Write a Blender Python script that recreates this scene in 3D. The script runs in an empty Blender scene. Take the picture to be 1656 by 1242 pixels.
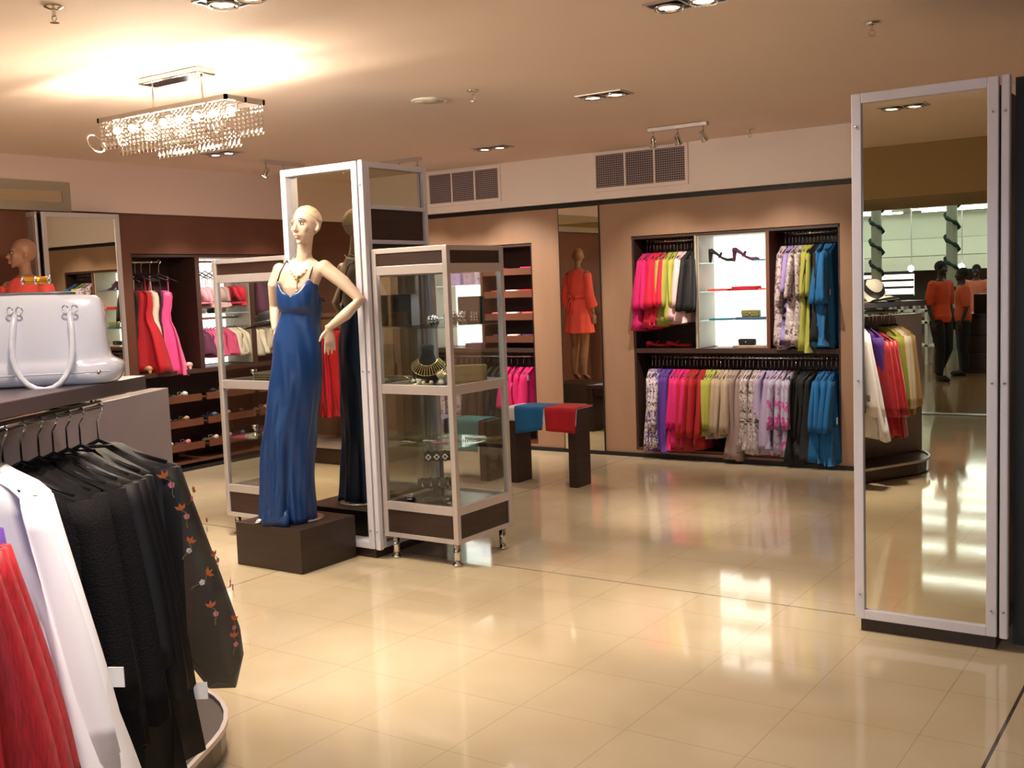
import bpy, bmesh, math, random
from math import sin, cos, pi, radians, sqrt, atan2
from mathutils import Vector, Matrix

S = bpy.context.scene
COL = S.collection
rnd = random.Random(7)
H = 1.6

# ------------------------------------------------------------ camera
cam_d = bpy.data.cameras.new('camera')
cam = bpy.data.objects.new('camera', cam_d)
COL.objects.link(cam)
S.camera = cam
cam_d.sensor_fit = 'HORIZONTAL'
cam_d.sensor_width = 36.0
cam_d.lens = 36.0 * 1738.14 / 1656.0
cam_d.clip_start = 0.05
cam_d.clip_end = 100
def cam_rot(y, p, r):
    B = Matrix(((1, 0, 0), (0, 0, -1), (0, 1, 0)))
    Y = Matrix(((cos(y), -sin(y), 0), (sin(y), cos(y), 0), (0, 0, 1)))
    P = Matrix(((1, 0, 0), (0, cos(p), -sin(p)), (0, sin(p), cos(p))))
    R = Matrix(((cos(r), -sin(r), 0), (sin(r), cos(r), 0), (0, 0, 1)))
    return R @ P @ B @ Y
Rm = cam_rot(-.598770365, .0904574129, -.0370716846)
cw = Matrix((Rm[0], -Rm[1], -Rm[2])).transposed()
cam.matrix_world = Matrix.Translation((0, 0, H)) @ cw.to_4x4()

# ------------------------------------------------------------ world, exposure, cycles options
S.view_settings.view_transform = 'Standard'
S.view_settings.look = 'None'
S.view_settings.gamma = 1.0
S.view_settings.use_curve_mapping = False
S.view_settings.exposure = 0.5
W = bpy.data.worlds.new('world')
S.world = W
W.use_nodes = True
W.node_tree.nodes['Background'].inputs[0].default_value = (0.75, 0.7, 0.68, 1)
W.node_tree.nodes['Background'].inputs[1].default_value = 0.25
cy = S.cycles
cy.max_bounces = 10
cy.diffuse_bounces = 4
cy.glossy_bounces = 6
cy.transparent_max_bounces = 16
cy.caustics_reflective = False
cy.caustics_refractive = False
cy.sample_clamp_indirect = 6.0

# ------------------------------------------------------------ lights recessed in the ceiling
CEIL = 2.787
WARM = (1.0, 0.86, 0.71)
def spot(loc, target, power, size, blend=0.6, col=WARM, rad=0.03):
    l = bpy.data.lights.new('lamp', 'SPOT')
    l.energy = power; l.color = col; l.spot_size = radians(size); l.spot_blend = blend
    l.shadow_soft_size = rad
    o = bpy.data.objects.new('lamp', l); COL.objects.link(o)
    o.location = loc
    o.rotation_euler = (Vector(target) - Vector(loc)).to_track_quat('-Z', 'Y').to_euler()
    return o
# (x, y) centres of the twin downlights: the photographed ones, then those outside the frame
DOWN = [(-3.37, 6.09), (-5.32, 7.63), (-7.0, 6.14), (-2.0, 4.36), (-3.35, 3.06), (-2.05, 1.40),
        (-5.4, 4.55), (-6.9, 3.0), (-5.2, 1.6), (-3.6, 0.2), (-7.0, 0.6)]
AIM = [(-3.15, 6.75), (-5.75, 8.0), (-7.1, 5.8), (-2.05, 4.65), (-2.95, 3.40), (-2.35, 1.5)] + DOWN[6:]
for (x, y), (ax, ay) in zip(DOWN, AIM):
    for dx in (-.08, .08):
        spot((x+dx, y, CEIL-.03), (ax+dx*2, ay, 0), 24, 115, .9)
        spot((x+dx, y, CEIL-.03), (ax+dx*2, ay, 0), 92, 37, 1.0)
spot((.06, -.04, 1.70), (-2.2, 4.1, 1.2), 72, 84, .7, (.80, .85, 1.0), .03)      # the camera's own flash
def area(loc, target, power, sx, sy, col=WARM):
    l = bpy.data.lights.new('lamp', 'AREA'); l.shape = 'RECTANGLE'; l.size = sx; l.size_y = sy
    l.energy = power; l.color = col
    o = bpy.data.objects.new('lamp', l); COL.objects.link(o); o.location = loc
    o.rotation_euler = (Vector(target) - Vector(loc)).to_track_quat('-Z', 'Y').to_euler()
    return o

# ------------------------------------------------------------ materials
MC = {}
def rgb(*c):
    return tuple(((v/255)/12.92 if v/255 <= .04045 else ((v/255+.055)/1.055)**2.4) for v in c)
def mat(name, col=(.8,.8,.8), rough=.5, metal=0., spec=.5, emit=None, es=0., sheen=0., coat=0., alpha=1., trans=0.):
    if name in MC: return MC[name]
    m = bpy.data.materials.new(name); m.use_nodes = True
    b = m.node_tree.nodes['Principled BSDF']
    b.inputs['Base Color'].default_value = (*col, 1)
    b.inputs['Roughness'].default_value = rough
    b.inputs['Metallic'].default_value = metal
    b.inputs['Specular IOR Level'].default_value = spec
    b.inputs['Sheen Weight'].default_value = sheen
    b.inputs['Coat Weight'].default_value = coat
    b.inputs['Alpha'].default_value = alpha
    b.inputs['Transmission Weight'].default_value = trans
    if emit:
        b.inputs['Emission Color'].default_value = (*emit, 1)
        b.inputs['Emission Strength'].default_value = es
    MC[name] = m
    return m
def vary(m, scale=(8,8,8), amt=.12, bump=0., bscale=80, detail=3):
    """multiply the base colour by a soft noise, optional bump"""
    nt = m.node_tree; N = nt.nodes; L = nt.links; b = N['Principled BSDF']
    tc = N.new('ShaderNodeTexCoord'); mp = N.new('ShaderNodeMapping')
    mp.inputs['Scale'].default_value = scale
    L.new(tc.outputs['Object'], mp.inputs[0])
    no = N.new('ShaderNodeTexNoise'); no.inputs['Scale'].default_value = 1; no.inputs['Detail'].default_value = detail
    L.new(mp.outputs[0], no.inputs['Vector'])
    mr = N.new('ShaderNodeMapRange'); mr.inputs[1].default_value = .3; mr.inputs[2].default_value = .7
    mr.inputs[3].default_value = 1-amt; mr.inputs[4].default_value = 1+amt
    L.new(no.outputs[0], mr.inputs[0])
    mx = N.new('ShaderNodeMix'); mx.data_type = 'RGBA'; mx.blend_type = 'MULTIPLY'; mx.inputs[0].default_value = 1
    mx.inputs[6].default_value = b.inputs['Base Color'].default_value
    L.new(mr.outputs[0], mx.inputs[7]); L.new(mx.outputs[2], b.inputs['Base Color'])
    if bump:
        n2 = N.new('ShaderNodeTexNoise'); n2.inputs['Scale'].default_value = bscale
        L.new(tc.outputs['Object'], n2.inputs['Vector'])
        bp = N.new('ShaderNodeBump'); bp.inputs['Strength'].default_value = bump; bp.inputs['Distance'].default_value = .01
        L.new(n2.outputs[0], bp.inputs['Height']); L.new(bp.outputs[0], b.inputs['Normal'])
    return m
def pattern(name, base, cols, scale=14, rough=.6, sizes=(.25, .4)):
    """printed fabric: blotches of the given colours on a base"""
    if name in MC: return MC[name]
    m = mat(name, base, rough, sheen=.03)
    nt = m.node_tree; N = nt.nodes; L = nt.links; b = N['Principled BSDF']
    tc = N.new('ShaderNodeTexCoord'); last = None
    for i, c in enumerate(cols):
        mp = N.new('ShaderNodeMapping'); mp.inputs['Location'].default_value = (i*3.3, i*1.7, i*5.1)
        L.new(tc.outputs['Object'], mp.inputs[0])
        nz = N.new('ShaderNodeTexNoise'); nz.inputs['Scale'].default_value = scale*(1+.25*i); nz.inputs['Detail'].default_value = 2
        nz.inputs['Distortion'].default_value = 1.5
        L.new(mp.outputs[0], nz.inputs['Vector'])
        mr = N.new('ShaderNodeMapRange'); mr.inputs[1].default_value = .5+sizes[0]*.25; mr.inputs[2].default_value = .53+sizes[0]*.25
        L.new(nz.outputs[0], mr.inputs[0])
        mx = N.new('ShaderNodeMix'); mx.data_type = 'RGBA'
        if last is None: mx.inputs[6].default_value = (*base, 1)
        else: L.new(last, mx.inputs[6])
        mx.inputs[7].default_value = (*c, 1)
        L.new(mr.outputs[0], mx.inputs[0]); last = mx.outputs[2]
    L.new(last, b.inputs['Base Color'])
    return m
def glassy(name, tint=(.86,.95,.92), refl=.06, edge=.5, rough=0.0):
    """thin sheet glass: clear with a fresnel reflection"""
    if name in MC: return MC[name]
    m = bpy.data.materials.new(name); m.use_nodes = True
    nt = m.node_tree; N = nt.nodes; L = nt.links; N.clear()
    out = N.new('ShaderNodeOutputMaterial'); tr = N.new('ShaderNodeBsdfTransparent'); gl = N.new('ShaderNodeBsdfGlossy')
    tr.inputs[0].default_value = (*tint, 1); gl.inputs['Roughness'].default_value = rough
    lw = N.new('ShaderNodeLayerWeight'); lw.inputs[0].default_value = .25
    mr = N.new('ShaderNodeMapRange'); mr.inputs[3].default_value = refl; mr.inputs[4].default_value = edge
    L.new(lw.outputs['Fresnel'], mr.inputs[0])
    mx = N.new('ShaderNodeMixShader'); L.new(mr.outputs[0], mx.inputs[0]); L.new(tr.outputs[0], mx.inputs[1]); L.new(gl.outputs[0], mx.inputs[2])
    L.new(mx.outputs[0], out.inputs[0]); MC[name] = m
    return m

M_ALU = mat('brushed_aluminium', rgb(205,196,196), .38, .55)
M_ALUE = mat('pale_aluminium', rgb(222,219,232), .4, .12)
M_CHROME = mat('chrome', (.75,.74,.72), .12, 1)
M_MIRROR = mat('mirror_glass', (.80,.77,.64), .0, 1)
M_DARKLAM = vary(mat('dark_wenge_laminate', rgb(52,34,29), .38), (3,3,40), .25)
M_BLACKLAM = mat('black_panel', rgb(14,14,18), .45)
M_GLASS = glassy('case_glass', (.965,.98,.97), .04, .4)
M_GLASSG = glassy('green_edge_glass', (.88,.97,.94), .10, .6)
M_TAUPE = vary(mat('taupe_laminate', rgb(158,124,99), .55), (6,6,1.2), .06)
M_BROWNL = vary(mat('brown_laminate', rgb(100,58,40), .5), (4,4,1.2), .08)
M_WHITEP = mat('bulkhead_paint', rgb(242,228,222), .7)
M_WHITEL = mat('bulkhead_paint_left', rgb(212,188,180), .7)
M_CEIL = vary(mat('ceiling_paint', rgb(232,212,200), .75), (.7,.7,.7), .02)
M_BLACKTRIM = mat('black_trim', rgb(22,20,24), .5)
M_WHITEPL = mat('white_plastic', rgb(235,232,228), .4)
M_GREYLAM = vary(mat('lavender_grey_laminate', rgb(150,140,146), .28), (5,5,5), .03)
M_SATINBLK = mat('black_gloss', rgb(16,14,16), .25)
M_BLKMATT = mat('black_velvet', rgb(14,12,14), .8, sheen=.2)
M_GOLD = mat('gold_metal', (.83,.62,.28), .25, 1)
M_SILVER = mat('silver_metal', (.85,.85,.88), .2, 1)
M_TAG = mat('white_card', rgb(240,240,240), .5)
M_HANG = mat('black_hanger_plastic', rgb(20,20,22), .35)

def floor_material():
    m = mat('cream_floor_tile', rgb(214,198,168), .07, spec=.55)
    nt = m.node_tree; N = nt.nodes; L = nt.links; b = N['Principled BSDF']
    geo = N.new('ShaderNodeNewGeometry'); sep = N.new('ShaderNodeSeparateXYZ'); L.new(geo.outputs['Position'], sep.inputs[0])
    def op(o, a, b_=None, c=None):
        n = N.new('ShaderNodeMath'); n.operation = o
        for i, v in enumerate((a, b_, c)):
            if v is None: continue
            if isinstance(v, (int, float)): n.inputs[i].default_value = v
            else: L.new(v, n.inputs[i])
        return n.outputs[0]
    def line(src, off, per, w):
        t = op('DIVIDE', op('SUBTRACT', src, off), per)
        f = op('ABSOLUTE', op('SUBTRACT', t, op('ROUND', t)))
        return op('LESS_THAN', f, w/per)
    def single(src, at, w):
        return op('LESS_THAN', op('ABSOLUTE', op('SUBTRACT', src, at)), w)
    gx = line(sep.outputs[0], -.9, .4535, .0016); gy = line(sep.outputs[1], 2.83, .4555, .0016)
    g = op('MAXIMUM', gx, gy)
    nz = N.new('ShaderNodeTexNoise'); nz.inputs['Scale'].default_value = 1.3; L.new(geo.outputs['Position'], nz.inputs['Vector'])
    g = op('MULTIPLY', g, op('MULTIPLY_ADD', nz.outputs[0], 1.0, .05))
    d = op('MAXIMUM', op('MAXIMUM', single(sep.outputs[0], -.663, .006), single(sep.outputs[1], 4.965, .004)), single(sep.outputs[0], -4.62, .003))
    n2 = N.new('ShaderNodeTexNoise'); n2.inputs['Scale'].default_value = 2.2; n2.inputs['Detail'].default_value = 4; L.new(geo.outputs['Position'], n2.inputs['Vector'])
    cr = N.new('ShaderNodeValToRGB'); cr.color_ramp.elements[0].position = .3; cr.color_ramp.elements[1].position = .7
    cr.color_ramp.elements[0].color = (*rgb(200,182,150), 1); cr.color_ramp.elements[1].color = (*rgb(210,194,166), 1)
    L.new(n2.outputs[0], cr.inputs[0])
    m1 = N.new('ShaderNodeMix'); m1.data_type = 'RGBA'; L.new(g, m1.inputs[0]); L.new(cr.outputs[0], m1.inputs[6]); m1.inputs[7].default_value = (*rgb(150,130,106), 1)
    m2 = N.new('ShaderNodeMix'); m2.data_type = 'RGBA'; L.new(d, m2.inputs[0]); L.new(m1.outputs[2], m2.inputs[6]); m2.inputs[7].default_value = (*rgb(80,72,66), 1)
    L.new(m2.outputs[2], b.inputs['Base Color'])
    n3 = N.new('ShaderNodeTexNoise'); n3.inputs['Scale'].default_value = 6; L.new(geo.outputs['Position'], n3.inputs['Vector'])
    mr = N.new('ShaderNodeMapRange'); mr.inputs[3].default_value = .035; mr.inputs[4].default_value = .095; L.new(n3.outputs[0], mr.inputs[0]); L.new(mr.outputs[0], b.inputs['Roughness'])
    return m
M_FLOOR = floor_material()

# ------------------------------------------------------------ mesh builder
class MB:
    def __init__(s): s.v = []; s.f = []; s.mi = []; s.cur = 0
    def add(s, vs, fs):
        o = len(s.v); s.v += [tuple(p) for p in vs]
        for f in fs: s.f.append(tuple(i+o for i in f)); s.mi.append(s.cur)
        return s
    def box(s, x0, x1, y0, y1, z0, z1):
        x0, x1 = min(x0,x1), max(x0,x1); y0, y1 = min(y0,y1), max(y0,y1); z0, z1 = min(z0,z1), max(z0,z1)
        return s.add([(x0,y0,z0),(x1,y0,z0),(x1,y1,z0),(x0,y1,z0),(x0,y0,z1),(x1,y0,z1),(x1,y1,z1),(x0,y1,z1)],
                     [(0,3,2,1),(4,5,6,7),(0,1,5,4),(1,2,6,5),(2,3,7,6),(3,0,4,7)])
    def rings(s, rs, cap=True, closed=False):
        n = len(rs[0]); o = len(s.v); vs = [p for r in rs for p in r]; fs = []
        k = len(rs)
        for i in range(k if closed else k-1):
            j = (i+1) % k
            for a in range(n):
                b = (a+1) % n
                fs.append((i*n+a, i*n+b, j*n+b, j*n+a))
        if cap and not closed:
            fs.append(tuple(range(n-1,-1,-1))); fs.append(tuple((k-1)*n+a for a in range(n)))
        return s.add(vs, fs)
    def tube(s, pts, r, n=8, cap=True, flat=1.0, up=None, closed=False):
        pts = [Vector(p) for p in pts]
        if not isinstance(r, (list, tuple)): r = [r]*len(pts)
        rs = []; prev = None
        for i, p in enumerate(pts):
            if closed: t = pts[(i+1) % len(pts)] - pts[i-1]
            else: t = (pts[min(i+1,len(pts)-1)] - pts[max(i-1,0)])
            if t.length < 1e-9: t = Vector((0,0,1))
            t.normalize()
            if prev is None:
                a = Vector(up) if up else (Vector((0,0,1)) if abs(t.z) < .9 else Vector((1,0,0)))
            else: a = prev
            u = a - t*a.dot(t)
            if u.length < 1e-6: u = t.orthogonal()
            u.normalize(); w = t.cross(u); prev = u
            rs.append([p + u*cos(2*pi*k/n)*r[i]*flat + w*sin(2*pi*k/n)*r[i] for k in range(n)])
        return s.rings(rs, cap, closed)
    def cyl(s, x, y, z0, z1, r, n=16, r2=None):
        r2 = r if r2 is None else r2
        return s.rings([[(x+cos(2*pi*k/n)*q, y+sin(2*pi*k/n)*q, z) for k in range(n)] for z, q in ((z0,r),(z1,r2))])
    def lathe(s, prof, c=(0,0,0), n=20, ax='z'):
        rs = []
        for r, z in prof:
            ring = []
            for k in range(n):
                a = 2*pi*k/n; q = (cos(a)*r, sin(a)*r, z)
                if ax == 'y': q = (q[0], q[2], -q[1])
                if ax == 'x': q = (q[2], q[1], -q[0])
                ring.append((c[0]+q[0], c[1]+q[1], c[2]+q[2]))
            rs.append(ring)
        return s.rings(rs)
    def ball(s, c, rx, ry=None, rz=None, n=12, m=8, rot=None):
        ry = rx if ry is None else ry; rz = rx if rz is None else rz
        rs = []
        for i in range(m+1):
            t = pi*(i/m)
            t = min(max(t, .02), pi-.02)
            ring = []
            for k in range(n):
                a = 2*pi*k/n
                q = Vector((cos(a)*sin(t)*rx, sin(a)*sin(t)*ry, -cos(t)*rz))
                if rot: q = rot @ q
                ring.append((c[0]+q.x, c[1]+q.y, c[2]+q.z))
            rs.append(ring)
        return s.rings(rs)
    def build(s, name, mats, parent=None, smooth=False, bevel=0., label=None, loc=None, sub=0, wob=None):
        me = bpy.data.meshes.new(name); me.from_pydata(s.v, [], s.f)
        if not isinstance(mats, (list, tuple)): mats = [mats]
        for m in mats: me.materials.append(m)
        if len(mats) > 1: me.polygons.foreach_set('material_index', s.mi)
        if smooth:
            me.polygons.foreach_set('use_smooth', [True]*len(me.polygons))
        me.update()
        o = bpy.data.objects.new(name, me); COL.objects.link(o)
        if parent: o.parent = parent
        if loc: o.location = loc
        if bevel:
            md = o.modifiers.new('bevel', 'BEVEL'); md.width = bevel; md.segments = 2; md.limit_method = 'ANGLE'
        if sub:
            md = o.modifiers.new('sub', 'SUBSURF'); md.levels = sub; md.render_levels = sub
        if label: o['label'] = label
        return o
def tag(o, label, cat, group=None, kind=None):
    o['label'] = label; o['category'] = cat
    if group: o['group'] = group
    if kind: o['kind'] = kind
    return o
def thing(name, label, cat, loc=(0,0,0), rz=0., group=None):
    o = bpy.data.objects.new(name, None); COL.objects.link(o)
    o.location = loc; o.rotation_euler = (0, 0, rz); o.empty_display_size = .1
    return tag(o, label, cat, group)
def struct(name, mb, m, smooth=False, label=None, bevel=0):
    o = mb.build(name, m, smooth=smooth, bevel=bevel); o['kind'] = 'structure'
    if label: o['label'] = label
    return o
ORD = ['first','second','third','fourth','fifth','sixth','seventh','eighth','ninth','tenth','eleventh','twelfth','thirteenth','fourteenth']

# ------------------------------------------------------------ room shell
XL, XR, YB = -8.1, 3.4, 8.72
YF = -2.95                                   # shop front line behind the camera
struct('floor', MB().box(-14, 9, -3.05, 9.3, -.1, 0), M_FLOOR)
struct('floor_store', MB().box(-14, 9, -21, -3.05, -.1, 0), vary(mat('brown_store_floor', rgb(150,112,74), .12), (1.5,1.5,1.5), .15))
struct('ceiling', MB().box(XL-.5, XR+.3, -1.0, 9.3, CEIL, CEIL+.1), M_CEIL)
SOF = 2.36
AL1 = (-4.59, -2.70); AL2 = (-7.45, -5.665)   # recesses in the back wall
ATOP = 2.01; DEP = 9.12
wb = MB()
for a, b in ((XL-.5, AL2[0]), (AL2[1], AL1[0]), (AL1[1], XR+.2)): wb.box(a, b, YB, 9.2, 0, SOF-.045)
for a, b in (AL1, AL2):
    wb.box(a, b, YB, 9.2, ATOP, SOF-.045); wb.box(a, b, YB, 9.2, 0, .06)
    wb.box(a, b, DEP+.02, 9.2, .06, ATOP)
struct('wall_back', wb, M_TAUPE)
struct('trim_1', MB().box(XL-.1, XR, 8.76, 9.1, SOF-.045, SOF), M_BLACKTRIM)  # shadow gap below the bulkhead, its shade put into the black colour
struct('trim_2', MB().box(XL-.1, XR+.2, 8.68, 9.2, SOF, CEIL), M_WHITEP)
struct('baseboard_back', MB().box(XL, XR, 8.70, YB, 0, .035), M_BLACKTRIM)
LB = [(6.0, 6.70), (6.75, 7.36), (7.41, 8.05)]       # bays in the left wall
LDX = XL-.42
wl = MB()
wl.box(LDX-.1, XL, -3, LB[0][0], 0, SOF); wl.box(LDX-.1, XL, LB[2][1], YB, 0, SOF)
wl.box(LDX-.1, XL, LB[0][0], LB[2][1], ATOP, SOF); wl.box(LDX-.1, LDX, LB[0][0], LB[2][1], 0, ATOP)
struct('wall_left', wl, M_BROWNL)  # darker, redder tone than wall_back
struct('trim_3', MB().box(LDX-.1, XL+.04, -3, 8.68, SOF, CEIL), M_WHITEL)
struct('baseboard_left', MB().box(XL, XL+.012, 5.0, 8.7, 0, .035), M_BLACKTRIM)
struct('wall_right', MB().box(XR, XR+.2, -3, 9.2, 0, CEIL), M_TAUPE)

# bulkhead over the shop front behind the camera
struct('trim_4', MB().box(XL-.5, XR+.2, -2.95, -1.0, 2.30, CEIL+.1), mat('front_bulkhead_paint', rgb(150,124,84), .7))
struct('trim_5', MB().box(XL-.5, XR+.2, -3.1, -2.95, 0, .012), mat('steel_threshold', rgb(120,112,112), .35, .6))

# ------------------------------------------------------------ air grilles in the white bulkhead
def grille(x0, x1, z0, z1, label):
    t = thing('air_vent_grille', label, 'air vent', ((x0+x1)/2, 8.68, z0), group='air grilles in the white bulkhead')
    w = (x1-x0)/2; h = z1-z0; f = MB()
    for a in ((-w-.03, w+.03, h, h+.025), (-w-.03, w+.03, -.035, 0), (-w-.03, -w, 0, h), (w, w+.03, 0, h)):
        f.box(a[0], a[1], -.02, 0, a[2], a[3])
    f.build('frame', M_WHITEP, t, bevel=.003)
    MB().box(-w, w, -.002, -.0005, 0, h).build('shade_sheet', mat('vent_shade', rgb(64,52,58), .8), t)  # dark sheet behind the louvres, with the cavity's shade put into its colour
    l = MB(); n = 15
    for i in range(n):
        z = (i+.5)*h/n; l.box(-w, w, -.014, -.004, z-.0035, z+.0035)
    k = int(w*2/.022)
    for i in range(1, k):
        x = -w+i*2*w/k; l.box(x-.0022, x+.0022, -.011, -.005, 0, h)
    l.build('louvre_grid', mat('vent_metal', rgb(168,150,152), .5), t)
    m_ = MB()
    for i in (1, 2): x = -w+2*w*i/3; m_.box(x-.008, x+.008, -.016, -.003, 0, h)
    m_.build('mullion', M_WHITEP, t)
grille(-6.835, -5.99, 2.46, 2.745, 'white air grille in the bulkhead just right of the central mirror column')
grille(-4.90, -4.02, 2.462, 2.755, 'white air grille in the bulkhead above the tall wall mirror')

# ------------------------------------------------------------ ceiling fittings
M_LAMP = mat('halogen_lamp_face', (1,1,1), .3, emit=(1,.92,.8), es=30)
M_CAN = mat('lamp_housing', rgb(70,66,70), .3, .7)
def downlight(x, y, label, lit=(1, 1)):
    t = thing('recessed_downlight', label, 'downlight', (x, y, CEIL), group='twin recessed ceiling downlights')
    f = MB()
    for a in ((-.165,.165,-.09,-.078),(-.165,.165,.078,.09),(-.165,-.153,-.078,.078),(.153,.165,-.078,.078),(-.006,.006,-.078,.078)):
        f.box(a[0], a[1], a[2], a[3], -.008, 0)
    f.build('frame', M_ALU, t)
    MB().box(-.153, .153, -.078, .078, -.003, -.0005).build('housing', M_CAN, t)
    for i, dx in enumerate((-.08, .08)):
        r = MB().lathe([(.062,-.004),(.068,-.012),(.062,-.022),(.05,-.018),(.046,-.006)], (dx,0,0), 20)
        r.build('lamp_ring', M_CHROME, t, smooth=True)
        MB().lathe([(.046,-.005),(.045,-.012),(.02,-.016)], (dx,0,0), 16).build('lamp', M_LAMP, t, smooth=True)
dl_lab = ['twin downlight in the ceiling above the middle of the shop floor', 'twin downlight nearest the back wall, above the red cloth table',
  'twin downlight beyond the chandelier near the left wall', 'twin downlight at the top edge right of centre',
  'twin downlight at the top edge, nearest the chandelier', 'twin downlight reflected at the top of the right mirror column',
  'twin downlight above the blue-dressed mannequin', 'twin downlight above the aisle left of the chandelier',
  'twin downlight left of the clothes gondola', 'twin downlight behind the camera over the gondola',
    'twin downlight near the left wall toward the shop front']
for i, (x, y) in enumerate(DOWN):
    if i in (6,): continue
    downlight(x, y, dl_lab[i])
def track(cx, cy_, rz, label, aims, power=60):
    t = thing('spotlight_bar', label, 'spotlight', (cx, cy_, CEIL), rz, 'three-lamp spotlight bars on the ceiling')
    MB().box(-.25, .25, -.02, .02, -.03, 0).build('bar', M_ALU, t, bevel=.004)
    R = Matrix.Rotation(rz, 3, 'Z'); Ri = R.inverted()
    for i, a in enumerate(aims):
        x = -.21+.21*i
        d = (Ri @ (Vector(a) - (Vector((cx, cy_, CEIL)) + R @ Vector((x, 0, -.11))))).normalized()
        h = Vector((x, 0, -.11))
        hd = MB().tube([(x,0,-.03),(x,0,-.075)], .006, 8)
        hd.tube([h-d*.045, h-d*.035, h+d*.02, h+d*.035], [.012,.022,.026,.031], 14)
        s_ = hd.build('spot_head', M_CHROME, t, smooth=True)
        MB().tube([h+d*.036, h+d*.039], [.026,.02], 14).build('lamp', M_LAMP, s_, smooth=True)
        wp = Vector((cx, cy_, CEIL)) + R @ (h + d*.06)
        spot(wp, a, power, 62, .9)
track(-3.62, 7.69, 0, 'three-lamp spotlight bar in front of the bulkhead, right of the air grille', [(-4.5,9.0,.9),(-3.7,9.0,.8),(-2.9,9.0,.9)], 75)
track(-7.14, 6.96, pi/2, 'three-lamp spotlight bar above the left wall rails, beyond the chandelier', [(-8.2,6.4,1.0),(-8.2,7.0,.9),(-8.2,7.7,1.0)], 70)
track(-6.4, 7.69, 0, 'three-lamp spotlight bar behind the central mirror column', [(-7,9.0,.9),(-6.3,9.0,.8),(-5.6,9.0,1.1)], 90)
track(-1.0, 7.69, 0, 'three-lamp spotlight bar hidden behind the right mirror column', [(-1.6,9.0,.9),(-.8,9.0,.8),(0,9.0,1.1)], 80)
def sprinkler(x, y, label):
    t = thing('fire_sprinkler', label, 'sprinkler', (x, y, CEIL), group='ceiling sprinklers')
    MB().lathe([(.038,0),(.038,-.006),(.02,-.012),(.012,-.014)], n=16).build('escutcheon', M_CHROME, t, smooth=True)
    b = MB().cyl(0,0,-.04,-.012,.008,10)
    b.tube([(-.012,0,-.035),(-.016,0,-.05),(0,0,-.062)], .0025, 6); b.tube([(.012,0,-.035),(.016,0,-.05),(0,0,-.062)], .0025, 6)
    b.build('body', M_CHROME, t)
    MB().lathe([(.004,-.062),(.018,-.064),(.018,-.066),(.003,-.067)], n=12).build('deflector', M_CHROME, t)
sprinkler(-1.488, 5.327, 'small ceiling sprinkler at the upper right, above the right mirror column')
sprinkler(-3.872, 5.374, 'small ceiling sprinkler beside the round white ceiling speaker')
sprinkler(-3.972, 2.66, 'small ceiling sprinkler in the top left corner of the photo')
sprinkler(-3.3, 8.35, 'small ceiling sprinkler behind the right spotlight bar')
t = thing('ceiling_speaker', 'flat round white speaker set in the ceiling left of centre', 'speaker', (-4.27, 5.45, CEIL))
MB().lathe([(.115,0),(.115,-.006),(.105,-.010),(.1,-.008)], n=32).build('rim', M_WHITEPL, t, smooth=True)
MB().lathe([(.1,-.003),(.1,-.008),(.02,-.01)], n=32).build('grille_disc', mat('speaker_mesh', rgb(215,200,188), .6), t, smooth=True)
o = MB().lathe([(.07,0),(.07,-.02),(.06,-.05),(.035,-.07),(.008,-.078)], (0.10, 2.98+.9, CEIL), 24).build('security_camera_dome', mat('grey_dome', rgb(96,96,98), .15), smooth=True)
tag(o, 'grey dome camera at the extreme top right corner of the ceiling', 'camera dome')

# ------------------------------------------------------------ chandelier
M_CRYS = glassy('crystal', (.98,.95,.88), .32, .95, .05)
M_BULB = mat('bulb_glow', (1,1,1), .3, emit=(1,.84,.6), es=600)
ch = thing('crystal_chandelier', 'long rectangular crystal chandelier glowing under the ceiling', 'chandelier', (-4.70, 3.84, 0))
MB().box(-.245, .245, -.06, .06, CEIL-.035, CEIL).build('ceiling_plate', M_CHROME, ch, bevel=.006)
for sx in (-.2, .2): MB().cyl(sx, 0, 2.60, CEIL-.03, .006, 8).build('suspension_rod', M_CHROME, ch)
fr = MB()
for a in ((-.52,.52,-.13,-.115),(-.52,.52,.115,.13),(-.52,-.505,-.13,.13),(.505,.52,-.13,.13),(-.52,.52,-.008,.008)):
    fr.box(a[0], a[1], a[2], a[3], 2.575, 2.60)
fr.build('frame', M_CHROME, ch)
cnt = 0
for i in range(30):
    for j, y in enumerate((-.12, .12)):
        x = -.5+i*1.0/29
        q = MB(); n = 7 if abs(x) < .36 else 5
        z = 2.57
        for k in range(n):
            q.ball((x, y, z), .0085, n=6, m=4); z -= .022
        q.lathe([(.001,z+.008),(.009,z-.008),(.012,z-.02),(.008,z-.03),(.001,z-.036)], (x,y,0), 6)
        q.build('crystal_strand', M_CRYS, ch)
for i in range(8):
    x = -.46+i*.92/7
    MB().tube([(x,0,2.58),(x,-.03,2.52),(x,-.05,2.54),(x,-.05,2.555)], .005, 6).build('lamp_arm', M_CHROME, ch, smooth=True)
    MB().ball((x,-.05,2.535), .019, n=10, m=6).build('bulb', M_BULB, ch, smooth=True)
for sx in (-1, 1):
    MB().tube([(sx*(.5+.03*sin(a)), -.16+.05*cos(a), 2.46+.05*sin(a)) for a in [2*pi*k/14 for k in range(14)]], .005, 6, closed=True).build('end_ring', M_CRYS, ch, smooth=True)
for dx in (-.36, -.12, .12, .36):
    l = bpy.data.lights.new('lamp', 'POINT'); l.energy = 21; l.color = (1,.86,.68); l.shadow_soft_size = .06
    o = bpy.data.objects.new('lamp', l); COL.objects.link(o); o.location = (-4.70+dx, 3.84, 2.535)

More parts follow.
